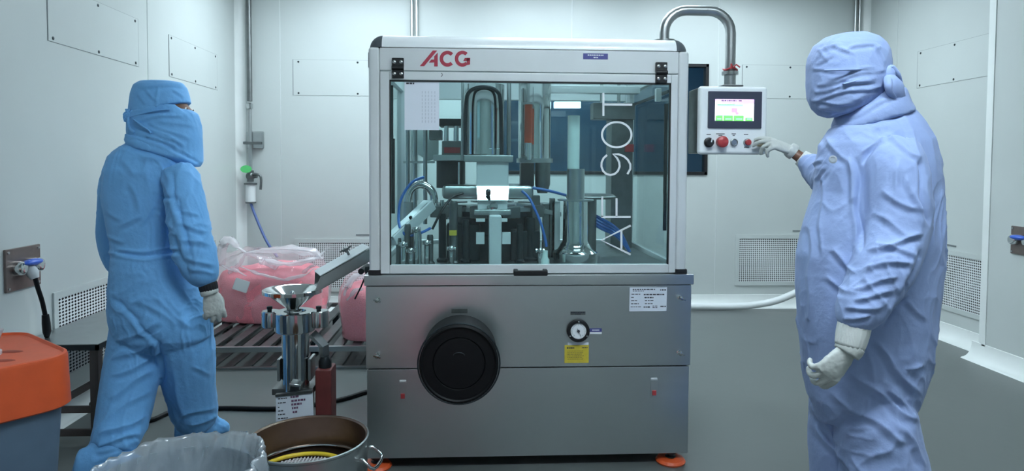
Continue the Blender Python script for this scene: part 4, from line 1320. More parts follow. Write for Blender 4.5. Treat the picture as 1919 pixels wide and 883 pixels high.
# ------------------------------------------------------------------ steel bench by the left wall
bt = .485
a = P(183, 645, Z=bt)
bx1, by0 = a.x, a.y
bx0, by1 = XL + .012, 3.95
bench = thing('steel_bench', 'low steel bench against the left wall behind the orange-lidded bin', 'table', ((bx0 + bx1) / 2, (by0 + by1) / 2, 0))
MB().box(bx0, bx1, by0, by1, bt - .004, bt, .0015).build('bench_top', M_steel2, bench)
mb = MB()
mb.box(bx0, bx1, by0, by0 + .012, bt - .03, bt - .004).box(bx1 - .012, bx1, by0, by1, bt - .03, bt - .004)
mb.build('apron', M_dark, bench, smooth=0)
M_leg = mat('worn_bench_leg', (92, 84, 82), .4, .7, var=.15, vscale=8)
for x, y in ((bx1 - .045, by0 + .01), (bx0 + .10, by0 + .01), (bx1 - .045, by1 - .05), (bx0 + .10, by1 - .05)):
    MB().box(x, x + .04, y, y + .04, .0, bt - .004, .003).build('leg', M_leg, bench)
for z in (.17, .06):
    MB().box(bx0 + .14, bx1 - .045, by0 + .018, by0 + .04, z - .015, z + .015, .003).build('cross_rail', M_leg, bench)
for x in (bx1 - .038, bx0 + .105):
    MB().box(x, x + .025, by0 + .05, by1 - .05, .155, .185, .003).build('cross_rail', M_leg, bench)
pts = [P(86, 650, X=XL + .09), Vector((XL + .10, 3.05, .3)), P(140, 745, X=XL + .12), P(160, 775, X=XL + .2)]
pts = [Vector((p.x, p.y, max(.02, p.z))) for p in pts]

# ------------------------------------------------------------------ orange-lidded bin
def rrect(cx, cy, z, hx, hy, r, n=8, ang=0):
    pts = []
    for qx, qy, a0 in ((1, 1, 0), (-1, 1, 90), (-1, -1, 180), (1, -1, 270)):
        for i in range(n + 1):
            t = math.radians(a0 + 90 * i / n)
            pts.append((qx * (hx - r) + r * math.cos(t), qy * (hy - r) + r * math.sin(t)))
    ca, sa = math.cos(ang), math.sin(ang)
    return [Vector((cx + x * ca - y * sa, cy + x * sa + y * ca, z)) for x, y in pts]


BZ = .70
pR = P(132, 664, Z=BZ)                 # right-hand corner of the lid
ang = math.radians(-40)
hx, hy = .26, .24
corner_dir = Matrix.Rotation(ang, 3, 'Z') @ Vector((hx - .06, hy - .07, 0))
cx, cy = pR.x - corner_dir.x - .075, pR.y - corner_dir.y - .0
bn = thing('lidded_bin', 'blue grey plastic bin with a deep orange lid in front of the steel bench', 'bin', (cx, cy, 0))
MB().loft([rrect(cx, cy, 0, hx * .78, hy * .78, .06, ang=ang), rrect(cx, cy, .02, hx * .8, hy * .8, .07, ang=ang), rrect(cx, cy, BZ - .06, hx * .95, hy * .95, .09, ang=ang)]).build('bin_body', M_bin, bn)
for s in (-.3, .12):
    q0 = Vector((cx, cy, 0)) + Matrix.Rotation(ang, 3, 'Z') @ Vector((hx * s, -hy * .81, .06))
    q1 = Vector((cx, cy, 0)) + Matrix.Rotation(ang, 3, 'Z') @ Vector((hx * s, -hy * .93, BZ - .16))
    MB().bar(q0, q1, .02, .012, .003, up=(0, -1, 0)).build('rib', M_bin, bn)
lid = MB().loft([rrect(cx, cy, BZ - .17, hx * 1.0, hy * 1.0, .10, ang=ang), rrect(cx, cy, BZ - .165, hx * 1.02, hy * 1.02, .10, ang=ang), rrect(cx, cy, BZ - .012, hx, hy, .10, ang=ang), rrect(cx, cy, BZ - .002, hx * .99, hy * .99, .10, ang=ang), rrect(cx, cy, BZ, hx * .965, hy * .965, .10, ang=ang), rrect(cx, cy, BZ - .008, hx * .94, hy * .94, .09, ang=ang), rrect(cx, cy, BZ - .008, hx * .3, hy * .3, .05, ang=ang)]).build('lid', M_orange, bn, smooth=35)
M_od = mat('orange_scuff', (150, 62, 40), .6)
for x, y, l in ((.55, .3, .035), (.35, -.1, .03), (.15, .5, .04), (.1, -.45, .03), (.62, -.15, .02)):
    q = Vector((cx, cy, BZ - .0075)) + Matrix.Rotation(ang, 3, 'Z') @ Vector((hx * x, hy * y, 0))
    MB().ball(q, l, l * .4, .002, 12).build('lid_dent', M_od, lid)
q = P(4, 690, Z=BZ)
q = Vector((q.x - .085, q.y + .02, BZ + .006))
cupt = thing('clear_cup', 'clear plastic cup on the orange bin lid at the edge of the photo', 'cup', q)
MB().lathe(q, [(.048, -.006), (.05, 0), (.052, .02), (.06, .025), (.06, .035), (.05, .04), (.058, .095), (.066, .098), (.062, .09), (.046, .045), (.04, .0), (.0, -.002)], seg=32).build('cup_body', M_film2, cupt)

# ------------------------------------------------------------------ drum with sieve
DYC = 2.36
DZ = .35
c = P(577, 831, Y=DYC)
DR = 111 * DYC / F
dcx = c.x
dm = thing('steel_drum', 'round open steel drum with a wire handle, in front of the polisher', 'drum', (dcx, DYC, 0))
tilt = Matrix.Translation((dcx, DYC, 0)) @ Matrix.Rotation(math.radians(3.0), 4, 'X') @ Matrix.Translation((-dcx, -DYC, 0))
mb = MB().lathe((dcx, DYC, 0.004), [(DR * .97, 0), (DR * .98, .004), (DR * .985, DZ - .012), (DR * 1.01, DZ - .006), (DR * 1.01, DZ), (DR * .985, DZ + .002)], seg=72, caps=False)
mb.lathe((dcx, DYC, .004), [(0.001, 0), (DR * .97, 0)], seg=72, caps=False)
dob = mb.build('drum_wall', M_steel2, dm)
M_dr = MB().lathe((dcx, DYC, 0.004), [(DR * .985, DZ + .001), (DR * .955, DZ - .004), (DR * .95, .006), (.001, .006)], seg=72, caps=False).build('drum_lining', M_drumin, dm)
pts = [Vector((dcx + DR * .945 * math.cos(t), DYC + DR * .945 * math.sin(t), .242)) for t in [2 * math.pi * i / 64 for i in range(64)]]
MB().tube(pts, .005, 8, closed=True).build('inner_bead', M_chrome, dm)
for sgn, a0 in ((1, -.15), (-1, math.pi - .1)):
    ct, st = math.cos(a0), math.sin(a0)
    hb = lambda rr, tt, z: Vector((dcx + rr * ct - tt * st, DYC + rr * st + tt * ct, z))
    z = .305
    pts = [hb(DR * .99, -.05, z), hb(DR * 1.05, -.055, z), hb(DR + .045, -.05, z - .03), hb(DR + .045, .05, z - .03), hb(DR * 1.05, .055, z), hb(DR * .99, .05, z)]
    MB().tube(pts, .006, 10, smooth=3).build('handle', M_chrome, dm)
sz = .225
scx, scy = dcx - .02, DYC - .03
sv = thing('round_sieve', 'round white sieve with a yellow rim lying inside the steel drum', 'sieve', (scx, scy, sz))
SR = DR * .80
pts = [Vector((scx + SR * math.cos(t), scy + SR * math.sin(t), sz + .01)) for t in [2 * math.pi * i / 64 for i in range(64)]]
MB().tube(pts, .0075, 10, closed=True).build('rim', M_yel, sv)
mb = MB()
pitch = .0125
nn = int(SR * 2 / pitch)
for i in range(nn):
    x = -SR + (i + .5) * pitch
    h = math.sqrt(max(0, (SR - .005) ** 2 - x * x))
    mb.box(scx + x - .0022, scx + x + .0022, scy - h, scy + h, sz - .002, sz + .001)
    mb.box(scx - h, scx + h, scy + x - .0022, scy + x + .0022, sz - .004, sz - .001)
mb.build('mesh', M_sieve, sv, smooth=0)
MB().lathe((scx, scy, .012), [(SR * .9, 0), (SR * .97, .01), (SR * .98, sz - .02), (SR * .95, sz - .016), (SR * .9, sz - .03), (SR * .88, .02), (0.001, .014)], seg=48, caps=False).build('sieve_wall', M_drumin, sv)

# ------------------------------------------------------------------ lined bin in front
LY = 1.93
LZ = .44
c = P(322, 884, Y=LY)
LR = 160 * LY / F
lb = thing('lined_bin', 'round bin covered by a crinkled milky plastic liner, nearest thing in the photo', 'bin', (c.x, LY, 0))
MB().lathe((c.x, LY, 0), [(LR * .88, 0), (LR * .9, .01), (LR * .955, LZ - .05), (LR * .955, LZ - .03), (LR * .945, LZ - .03), (LR * .89, .02), (.001, .02)], seg=48, caps=False).build('bin_body', mat('grey_bin', (150, 160, 168), .55), lb)


def liner(prof, seed, amp):
    rows = []
    seg = 220
    for r_, h_, lobe in prof:
        row = []
        for i in range(seg):
            t = 2 * math.pi * i / seg
            ct, st = math.cos(t), math.sin(t)
            n1 = noise.noise(Vector((ct * 2.0 + seed, st * 2.0, h_ * 2)))
            ph = t * 5 + h_ * 16
            n2 = .35 - abs(noise.noise(Vector((math.cos(t + h_ * 2.2) * 6 + seed, math.sin(t + h_ * 2.2) * 6, h_ * 1.5))))
            n3 = noise.noise(Vector((ct * 14 + seed, st * 14, h_ * 14)))
            rr = LR * r_ * (1 + amp * (n1 * .45 + n2 * 1.5 + n3 * .25))
            zz = h_ + lobe * (.02 * n1 + .008 * n2 + .018 * ct)
            row.append(Vector((c.x + ct * rr, LY + st * rr, max(.02, zz))))
        rows.append(row)
    return rows


rows = liner([(.98, LZ - .30, 0), (1.02, LZ - .15, .3), (1.03, LZ - .05, 1), (1.0, LZ + .0, 1), (.965, LZ + .012, 1), (.94, LZ - .0, 1), (.92, LZ - .03, .9), (.90, LZ - .06, .8), (.88, LZ - .09, .7), (.86, LZ - .12, .5), (.84, LZ - .15, .4), (.81, LZ - .2, .3), (.78, LZ - .25, .3), (.75, LZ - .3, .1), (.72, LZ - .34, 0), (.4, LZ - .38, 0), (.01, LZ - .39, 0)], 2.0, .08)
MB().loft(rows, caps=False).build('liner', M_liner, lb, smooth=180)

# pink bag waiting on the floor just in front of the machine, below the photograph's edge (it shows as a reflection in the cabinet)
b3 = Vector((-.24, 1.42, 0))
bag3 = thing('capsule_bag', 'clear bag of pink capsules on the floor before the machine, mirrored in its cabinet', 'bag', b3)
rg = subdiv_rings([(0, .9, 0), (.02, .98, 0), (.16, 1.02, 0), (.40, 1.0, 0), (.50, .85, 0), (.54, .5, 0), (.55, .05, 0)], 5)
blob(b3.x, b3.y, b3.z, .24, .15, rg, 4.3, amp=.018).build('capsules', M_pink, bag3, smooth=180)['kind'] = 'stuff'
rg = subdiv_rings([(.001, .92, 0), (.02, 1.0, 0), (.16, 1.05, 0), (.40, 1.04, 0), (.51, .9, 0), (.555, .5, 0), (.57, .05, 0)], 5)
blob(b3.x, b3.y, b3.z, .242, .152, rg, 4.3, amp=.02).build('film', M_film, bag3, smooth=180)
# ------------------------------------------------------------------ people
def organic(mb, voxel, smooth=8, fac=0.5):
    """one continuous surface from overlapping shapes"""
    me = bpy.data.meshes.new('tmp')
    me.from_pydata(mb.v, [], mb.f)
    bm = bmesh.new()
    bm.from_mesh(me)
    bmesh.ops.recalc_face_normals(bm, faces=bm.faces)
    bm.to_mesh(me)
    bm.free()
    ob = bpy.data.objects.new('tmp', me)
    COL.objects.link(ob)
    md = ob.modifiers.new('r', 'REMESH')
    md.mode = 'VOXEL'
    md.voxel_size = voxel
    if smooth:
        ms = ob.modifiers.new('s', 'SMOOTH')
        ms.factor = fac
        ms.iterations = smooth
    dg = bpy.context.evaluated_depsgraph_get()
    dg.update()
    out = bpy.data.meshes.new_from_object(ob.evaluated_get(dg))
    bpy.data.objects.remove(ob)
    bpy.data.meshes.remove(me)
    return out


def displace(me, fn):
    me.update()
    nr = [v.normal.copy() for v in me.vertices]
    co = [v.co.copy() for v in me.vertices]
    for v, n, c in zip(me.vertices, nr, co):
        v.co = c + n * fn(c, n)
    me.update()


EYE = Vector((0, 0, CAMZ))


def fold_fn(folds, base, amp, seed):
    """cloth relief: broad random drape plus the folds listed as lines (x0, y0, x1, y1, height, half width)"""
    fl = []
    for x0, y0, x1, y1, h, wd in folds:
        L = math.hypot(x1 - x0, y1 - y0)
        fl.append((x0, y0, (x1 - x0) / L, (y1 - y0) / L, L, h * .95, wd * .68))

    def fn(c, n):
        d = amp * .9 * noise.noise(Vector((c.x * 5 + seed, c.y * 5, c.z * 4)))
        q = Vector((c.x * 9 + seed, c.y * 9, c.z * 7))
        w1 = noise.noise(q * .6)
        r1 = 1 - min(1, 2.2 * abs(noise.noise(q + Vector((w1, -w1, w1)) * 1.5)))
        q2 = Vector((c.x * 17 + seed, c.y * 17, c.z * 12)) + Vector((w1, w1, w1)) * 2
        r2 = 1 - min(1, 2.2 * abs(noise.noise(q2)))
        msk = max(0, min(1, .5 + 1.5 * noise.noise(Vector((c.x * 4, c.y * 4 + seed, c.z * 4)))))
        d += amp * msk * (.75 * r1 ** 3 + .4 * r2 ** 3)
        if n.dot((EYE - c).normalized()) > -0.1:
            px, py = proj(c)
            for x0, y0, ux, uy, L, h, wd in fl:
                s = (px - x0) * ux + (py - y0) * uy
                if -wd < s < L + wd:
                    t = -(px - x0) * uy + (py - y0) * ux
                    t += 3.0 * math.sin(s * .06 + x0)
                    if abs(t) < wd * 4:
                        e = min(1, max(0, (s + wd) / (2.5 * wd))) * min(1, max(0, (L + wd - s) / (2.5 * wd)))
                        d += h * e * (math.exp(-abs(t) / (.85 * wd)) - .5 * math.exp(-((t - 1.9 * wd) / (1.1 * wd)) ** 2))
        return d
    return fn


def pring(xl, yl, xr, yr, Y, t, ex=2.2, n=32, lean=0.0):
    a, b = P(xl, yl, Y=Y), P(xr, yr, Y=Y)
    c, h = (a + b) / 2, (b - a) / 2
    out = []
    for k in range(n):
        th = 2 * math.pi * k / n
        ct, st = math.cos(th), math.sin(th)
        rr = (abs(ct) ** ex + abs(st) ** ex) ** (-1 / ex)
        out.append(c + h * ct * rr + Vector((0, t, 0)) * st * rr)
    return out


def limb(mb, pts, k=5, seg=20, flat=1.0):
    """pts: (px, py, Y, half width in px) down the limb"""
    c = [P(x, y, Y=Y) for x, y, Y, _ in pts]
    rr = [Vector((w_ * Y / F, 0, 0)) for _, _, Y, w_ in pts]
    cs, rs = spline(c, k), spline(rr, k)
    return mb.tube(cs, [max(.004, v.x) for v in rs], seg, flat=flat)


def finish(me, name, m, parent, label=None):
    for v in me.vertices:
        v.co -= Vector(parent['_o'])
    return link(name, me, m, parent, Vector(parent['_o']), None, 180, label)


def hand(name, wrist, f, nrm, thumb_sign, curls, parent, m, size=1.0, thumb=(.55, .75, -.35), spread=1.0, wristlen=.02):
    """glove: palm, four fingers of different lengths and a thumb, one continuous skin"""
    f = Vector(f).normalized()
    nrm = Vector(nrm)
    nrm = (nrm - f * nrm.dot(f)).normalized()
    s = f.cross(nrm).normalized() * thumb_sign
    W = Vector(wrist)
    L = lambda a, b, c: W + (f * a + s * b + nrm * c) * size
    mb = MB()
    rings = []
    for a, hw, ht, off in ((-wristlen, .029, .023, 0), (.0, .028, .021, 0), (.03, .036, .019, .002), (.06, .042, .017, .001), (.085, .042, .014, 0), (.098, .036, .010, -.001)):
        rings.append([L(a, off + hw * math.cos(2 * math.pi * k / 20), ht * math.sin(2 * math.pi * k / 20)) for k in range(20)])
    mb.loft(rings)
    base = [(.088, .0315), (.094, .0105), (.091, -.0105), (.083, -.030)]
    leng = [.072, .080, .074, .058]
    for (a, b), ln, cu, sp in zip(base, leng, curls, (.10, .03, -.05, -.13)):
        p = Vector((a - .012, b, .0))
        pts, ang = [L(*p)], 0
        for frac, da in zip((.16, .44, .30, .24), (0, cu[0], cu[1], cu[2])):
            ang += math.radians(da)
            p = p + Vector((math.cos(ang), sp * spread, -math.sin(ang))) * ln * frac
            pts.append(L(*p))
        mb.tube(pts, [.0105 * size, .0105 * size, .0098 * size, .0088 * size, .0072 * size], 12, smooth=3)
        mb.ball(pts[-1], .0072 * size, seg=10)
    t = Vector(thumb).normalized()
    p0 = Vector((.022, .022, -.004))
    p1 = p0 + t * .034
    p2 = p1 + (t + Vector((.35, -.25, -.05))).normalized() * .032
    p3 = p2 + (t + Vector((.7, -.5, -.1))).normalized() * .026
    mb.tube([L(*p0), L(*p1), L(*p2), L(*p3)], [.015 * size, .013 * size, .0115 * size, .009 * size], 12, smooth=3)
    mb.ball(L(*p3), .009 * size, seg=10)
    me = organic(mb, .0032, 4)
    displace(me, lambda c_, n_: .0012 * noise.noise(c_ * 70) + .0008 * noise.noise(c_ * 150))
    return finish(me, name, m, parent)


def cuff(name, p0, p1, r0, r1, parent, m, ribs=True):
    d = Vector(p1) - Vector(p0)
    u, v, dd = frame_of(d)
    rows = []
    for i in range(9):
        t = i / 8
        rr = r0 + (r1 - r0) * t + .002 * math.sin(t * math.pi)
        rows.append([Vector(p0) + d * t + (u * math.cos(a) + v * math.sin(a)) * (rr + (.0006 * math.cos(a * 20) if ribs else 0)) for a in [2 * math.pi * k / 80 for k in range(80)]])
    return MB().loft(rows).build(name, m, parent, smooth=180)


# ======================================================= the person in blue, seen from behind
YL_ = 3.05
pl = thing('person', 'person in bright blue coverall, hood and face veil, seen from behind', 'person', (P(300, 800, Y=3.05).x, 3.05, 0))
cv = MB()
R_ = [(272, 252, 312, 256, 3.05, .050), (250, 262, 325, 270, 3.05, .075), (226, 276, 345, 284, 3.05, .10), (208, 292, 354, 300, 3.05, .122), (198, 320, 352, 326, 3.05, .135), (198, 370, 345, 372, 3.05, .135),
      (206, 420, 338, 420, 3.05, .13), (213, 462, 335, 462, 3.05, .125), (211, 505, 352, 505, 3.05, .14), (209, 550, 372, 550, 3.05, .15), (211, 595, 388, 595, 3.05, .155), (216, 630, 392, 630, 3.05, .14), (240, 655, 370, 652, 3.05, .10)]
cv.loft([pring(*r_) for r_ in R_])
limb(cv, [(335, 318, 2.98, 26), (344, 350, 2.96, 30), (351, 395, 2.94, 34), (357, 435, 2.93, 35), (366, 472, 2.93, 36), (378, 505, 2.93, 32), (386, 524, 2.93, 25), (390, 534, 2.93, 15)])
limb(cv, [(224, 318, 3.13, 24), (214, 360, 3.15, 25), (209, 410, 3.16, 24), (209, 440, 3.15, 25), (212, 475, 3.13, 22), (216, 500, 3.12, 16), (218, 510, 3.12, 10)])
limb(cv, [(266, 610, 3.06, 50), (255, 660, 3.05, 50), (245, 705, 3.02, 50), (236, 750, 2.98, 48), (227, 790, 2.93, 45), (217, 820, 2.88, 41), (210, 838, 2.86, 37)])
limb(cv, [(336, 610, 3.07, 54), (346, 660, 3.10, 52), (353, 705, 3.14, 47), (360, 745, 3.18, 42), (366, 775, 3.22, 39), (372, 792, 3.24, 32), (376, 802, 3.25, 22)])
me = organic(cv, .0055, 7)
FL = [(336, 372, 352, 470, -.014, 7), (330, 440, 352, 520, -.010, 7), (322, 325, 336, 400, -.012, 6), (302, 330, 322, 372, .008, 7), (300, 365, 330, 372, -.008, 5), (222, 470, 338, 468, .007, 5), (215, 478, 335, 476, -.009, 5), (290, 400, 330, 430, .007, 7), (245, 345, 262, 395, .006, 8), (225, 420, 265, 408, .007, 7),
      (262, 420, 290, 385, .006, 6), (335, 420, 385, 432, .008, 6), (338, 445, 392, 462, .008, 7), (350, 480, 398, 500, .009, 7), (358, 505, 400, 515, .007, 6), (340, 398, 372, 405, .006, 6), (205, 440, 232, 452, .008, 6), (200, 470, 232, 480, .008, 6), (205, 395, 228, 410, .006, 6),
      (215, 565, 262, 600, -.010, 7), (262, 560, 330, 610, .007, 8), (290, 560, 360, 615, .007, 8), (255, 600, 300, 650, -.010, 6), (300, 640, 303, 720, -.014, 6), (222, 640, 295, 605, .008, 8), (215, 675, 290, 640, .009, 8), (210, 705, 285, 672, .009, 8), (205, 745, 285, 695, .009, 9), (200, 785, 280, 730, .008, 8), (190, 815, 268, 782, .012, 8),
      (180, 832, 258, 815, .010, 6), (322, 700, 345, 780, .006, 9), (360, 690, 395, 700, .006, 7), (340, 780, 400, 762, .009, 7), (355, 795, 405, 778, .010, 6), (345, 545, 372, 620, .007, 9), (318, 560, 342, 590, .006, 7), (365, 310, 372, 360, .006, 6), (255, 285, 300, 300, .006, 8), (232, 300, 250, 330, .006, 8)]
displace(me, fold_fn(FL, None, .0085, 3.0))
finish(me, 'coverall', M_blueL, pl)
# body under the cloth: one continuous figure
bd = MB()
bd.loft([pring(285, 225, 325, 225, 3.07, .045), pring(278, 265, 318, 268, 3.06, .05), pring(236, 300, 330, 305, 3.05, .08), pring(222, 340, 330, 342, 3.05, .10), pring(232, 460, 320, 460, 3.05, .09), pring(228, 560, 355, 560, 3.05, .11), pring(235, 620, 375, 620, 3.05, .10)])
limb(bd, [(325, 320, 2.99, 15), (355, 430, 2.93, 16), (380, 500, 2.93, 12), (391, 545, 2.93, 11)])
limb(bd, [(232, 320, 3.12, 15), (212, 430, 3.15, 14), (216, 505, 3.12, 11), (220, 540, 3.12, 10)])
limb(bd, [(266, 610, 3.06, 34), (243, 720, 3.0, 27), (222, 830, 2.88, 19), (214, 868, 2.84, 14)])
limb(bd, [(338, 610, 3.07, 34), (355, 720, 3.15, 26), (370, 780, 3.23, 18), (376, 800, 3.25, 14)])
hc = P(306, 205, Y=3.07)
bd.ball(hc, .105, .078, .125, 24).ball(hc + Vector((.088, .015, -.035)), .035, .045, .06, 16).ball(hc + Vector((.118, .02, -.02)), .014, .013, .022, 12)
me = organic(bd, .012, 4)
finish(me, 'body', M_skin, pl)
ed = Vector((.93, .36, 0))
for sy in (-.028, .034):
    ep = hc + Vector((.096, .02 + sy, .0))
    ey = MB().ball(ep, .0125, seg=14)
    ey.m = 1
    ey.ball(ep + Vector((.0085, sy * .02, 0)), .0062, seg=10)
    ey.build('eye', [M_eye, M_iris], pl)
# hood: cap above the eye slot
hd = MB()
hd.loft([pring(*r_) for r_ in [(285, 151, 322, 152, 3.07, .03), (264, 153, 340, 155, 3.07, .06), (254, 160, 349, 164, 3.07, .085), (249, 176, 353, 178, 3.07, .098), (246, 200, 355, 188, 3.07, .104), (244, 222, 356, 193, 3.07, .106)]])
me = organic(hd, .006, 6)
HF = [(262, 160, 345, 160, .006, 5), (275, 165, 292, 190, .006, 4), (300, 165, 290, 205, .006, 4), (322, 170, 345, 182, .005, 4), (262, 175, 275, 195, .004, 4), (250, 212, 300, 202, .005, 4)]
displace(me, fold_fn(HF, None, .0045, 5.0))
finish(me, 'hood', M_blueL, pl)
vl = MB()
VR = [pring(*r_) for r_ in [(243, 214, 357, 191, 3.07, .107), (242, 230, 369, 214, 3.07, .110), (242, 245, 374, 232, 3.07, .112), (243, 256, 376, 258, 3.06, .115), (246, 262, 377, 284, 3.06, .118), (256, 272, 377, 304, 3.05, .115), (290, 286, 372, 314, 3.05, .08)]]
for k, p_ in enumerate(VR[0]):
    th = (2 * math.pi * k / 32 - math.radians(2) + math.pi) % (2 * math.pi) - math.pi
    p_.z -= .036 * max(0, min(1, (math.radians(50) - abs(th)) / math.radians(14)))
vl.loft(VR)
me = organic(vl, .006, 5)
VF = [(250, 226, 340, 215, .005, 4), (252, 236, 330, 262, .007, 4), (262, 232, 345, 272, .006, 4), (280, 228, 352, 262, .005, 5), (300, 225, 362, 240, .004, 5), (275, 252, 360, 292, .008, 4), (250, 250, 345, 288, -.007, 4), (330, 270, 372, 306, -.008, 5)]
displace(me, fold_fn(VF, None, .0045, 7.0))
finish(me, 'face_veil', M_blueL, pl)
mb = MB()
K = P(243, 217, Y=3.0)
for k in range(6):
    a = random.uniform(0, 6.28)
    mb.tube([K + Vector((random.uniform(-.02, .025), -.01, random.uniform(-.028, .028))) for _ in range(4)], .010, 8, smooth=4, flat=.5)
mb.tube([K, P(240, 226, Y=2.96), P(243, 240, Y=2.96), P(252, 248, Y=2.96)], .006, 8, smooth=4, flat=.5)
mb.tube([K, P(262, 232, Y=2.95), P(278, 243, Y=2.945), P(284, 250, Y=2.945)], .006, 8, smooth=4, flat=.5)
mb.tube([P(246, 219, Y=2.98), P(285, 209, Y=2.955), P(318, 205, Y=2.965)], .006, 8, smooth=4, flat=.5)
mb.build('hood_tie', M_blueL, pl, smooth=180)
co = MB().loft([pring(*r_) for r_ in [(240, 250, 330, 270, 3.05, .098), (241, 256, 345, 282, 3.05, .108), (239, 262, 350, 290, 3.05, .112), (243, 270, 352, 298, 3.05, .112)]])
me = organic(co, .006, 3)
displace(me, fold_fn([(245, 256, 330, 276, .004, 4)], None, .003, 9.0))
finish(me, 'collar', M_blueL, pl)
# cuffs and gloves
cuff('black_cuff', P(389, 530, Y=2.93), P(392, 545, Y=2.93), .037, .036, pl, M_blackcuff)
w0 = P(394, 548, Y=2.93)
hand('glove', w0, (.16, .10, -1), (.45, -.85, 0), -1, [(30, 50, 35), (28, 52, 38), (26, 55, 40), (30, 55, 40)], pl, M_glove, 1.05, thumb=(.7, .35, -.6))
cuff('glove_cuff', P(391, 543, Y=2.93), P(394, 552, Y=2.93), .0365, .034, pl, M_glove, False)
cuff('black_cuff', P(218, 504, Y=3.12), P(220, 516, Y=3.12), .030, .029, pl, M_blackcuff)
w1 = P(221, 518, Y=3.12)
hand('glove', w1, (.1, .25, -1), (-.9, -.2, 0), 1, [(25, 40, 30)] * 4, pl, M_glove, 1.0)
# shoe covers
sh = MB()
limb(sh, [(213, 832, 2.87, 39), (204, 852, 2.85, 37), (196, 874, 2.83, 34)], 4)
ft = P(198, 892, Y=2.82)
sh.loft([[Vector((ft.x - .09 + a, 2.82 + .3 * (a - .1), .0 + .0)) + Vector((-.26 * wv * math.sin(t), wv * math.sin(t), 0)) + Vector((0, 0, max(0.0, h_ * (math.cos(t) + .75) / 1.75))) for t in [2 * math.pi * k / 20 for k in range(20)]] for a, wv, h_ in ((-.02, .03, .06), (.0, .05, .14), (.06, .056, .16), (.13, .056, .12), (.19, .05, .09), (.24, .035, .07), (.26, .015, .05))])
me = organic(sh, .008, 4)
displace(me, fold_fn([(180, 845, 250, 835, .006, 5), (175, 865, 230, 850, .006, 6)], None, .006, 2.0))
for v in me.vertices:
    v.co.z = max(.001, v.co.z)
finish(me, 'shoe_cover', M_blueL, pl)
sh = MB()
limb(sh, [(374, 782, 3.25, 30), (382, 796, 3.27, 28), (388, 806, 3.28, 26)], 4)
ft = P(392, 806, Y=3.28)
sh.loft([[Vector((ft.x - .06 + a, 3.28 + .35 * (a - .05), 0)) + Vector((-.3 * wv * math.sin(t), wv * math.sin(t), 0)) + Vector((0, 0, max(0.0, h_ * (math.cos(t) + .75) / 1.75))) for t in [2 * math.pi * k / 20 for k in range(20)]] for a, wv, h_ in ((-.08, .03, .08), (-.05, .05, .13), (.0, .052, .13), (.05, .05, .10), (.10, .044, .075), (.125, .033, .06), (.145, .015, .04))])
me = organic(sh, .008, 4)
displace(me, fold_fn([(385, 785, 425, 800, .006, 4), (392, 778, 420, 790, .005, 4)], None, .008, 2.0))
for v in me.vertices:
    v.co.z = max(.001, v.co.z)
finish(me, 'shoe_cover', M_blueL, pl)

# ======================================================= the person in pale blue at the control panel
YR_ = 2.10
pr_ = thing('person', 'person in pale blue coverall and full hood, pressing a control panel button', 'person', (P(1625, 700, Y=YR_).x, YR_, 0))
cv = MB()
R_ = [(1598, 214, 1680, 176, 2.11, .06), (1582, 228, 1700, 198, 2.11, .085), (1562, 246, 1718, 228, 2.10, .115), (1546, 272, 1735, 262, 2.10, .14), (1538, 312, 1744, 305, 2.10, .155), (1532, 360, 1747, 355, 2.10, .16), (1513, 420, 1749, 418, 2.10, .165), (1500, 478, 1749, 478, 2.10, .17),
      (1499, 540, 1745, 540, 2.10, .175), (1504, 600, 1737, 600, 2.10, .175), (1511, 650, 1729, 650, 2.10, .17), (1516, 700, 1716, 700, 2.10, .16), (1522, 745, 1706, 745, 2.10, .145), (1540, 785, 1690, 785, 2.10, .10)]
cv.loft([pring(*r_) for r_ in R_])
# legs
limb(cv, [(1640, 715, 2.06, 68), (1638, 745, 2.05, 64), (1642, 790, 2.04, 74), (1650, 840, 2.04, 78), (1656, 883, 2.04, 82), (1658, 940, 2.05, 70), (1655, 1010, 2.05, 62), (1652, 1070, 2.05, 54), (1650, 1085, 2.05, 46)], 5, 24)
limb(cv, [(1585, 720, 2.17, 62), (1580, 775, 2.18, 61), (1577, 830, 2.18, 61), (1576, 883, 2.18, 56), (1570, 940, 2.18, 50), (1566, 1000, 2.18, 46), (1562, 1034, 2.18, 40)], 5, 24)
# near (left) sleeve
limb(cv, [(1672, 278, 2.00, 46), (1676, 310, 1.975, 58), (1680, 360, 1.96, 62), (1680, 410, 1.945, 60), (1672, 455, 1.93, 58), (1655, 500, 1.91, 57), (1632, 545, 1.90, 52), (1612, 580, 1.89, 46), (1602, 602, 1.885, 37), (1598, 614, 1.885, 26)], 5, 24)
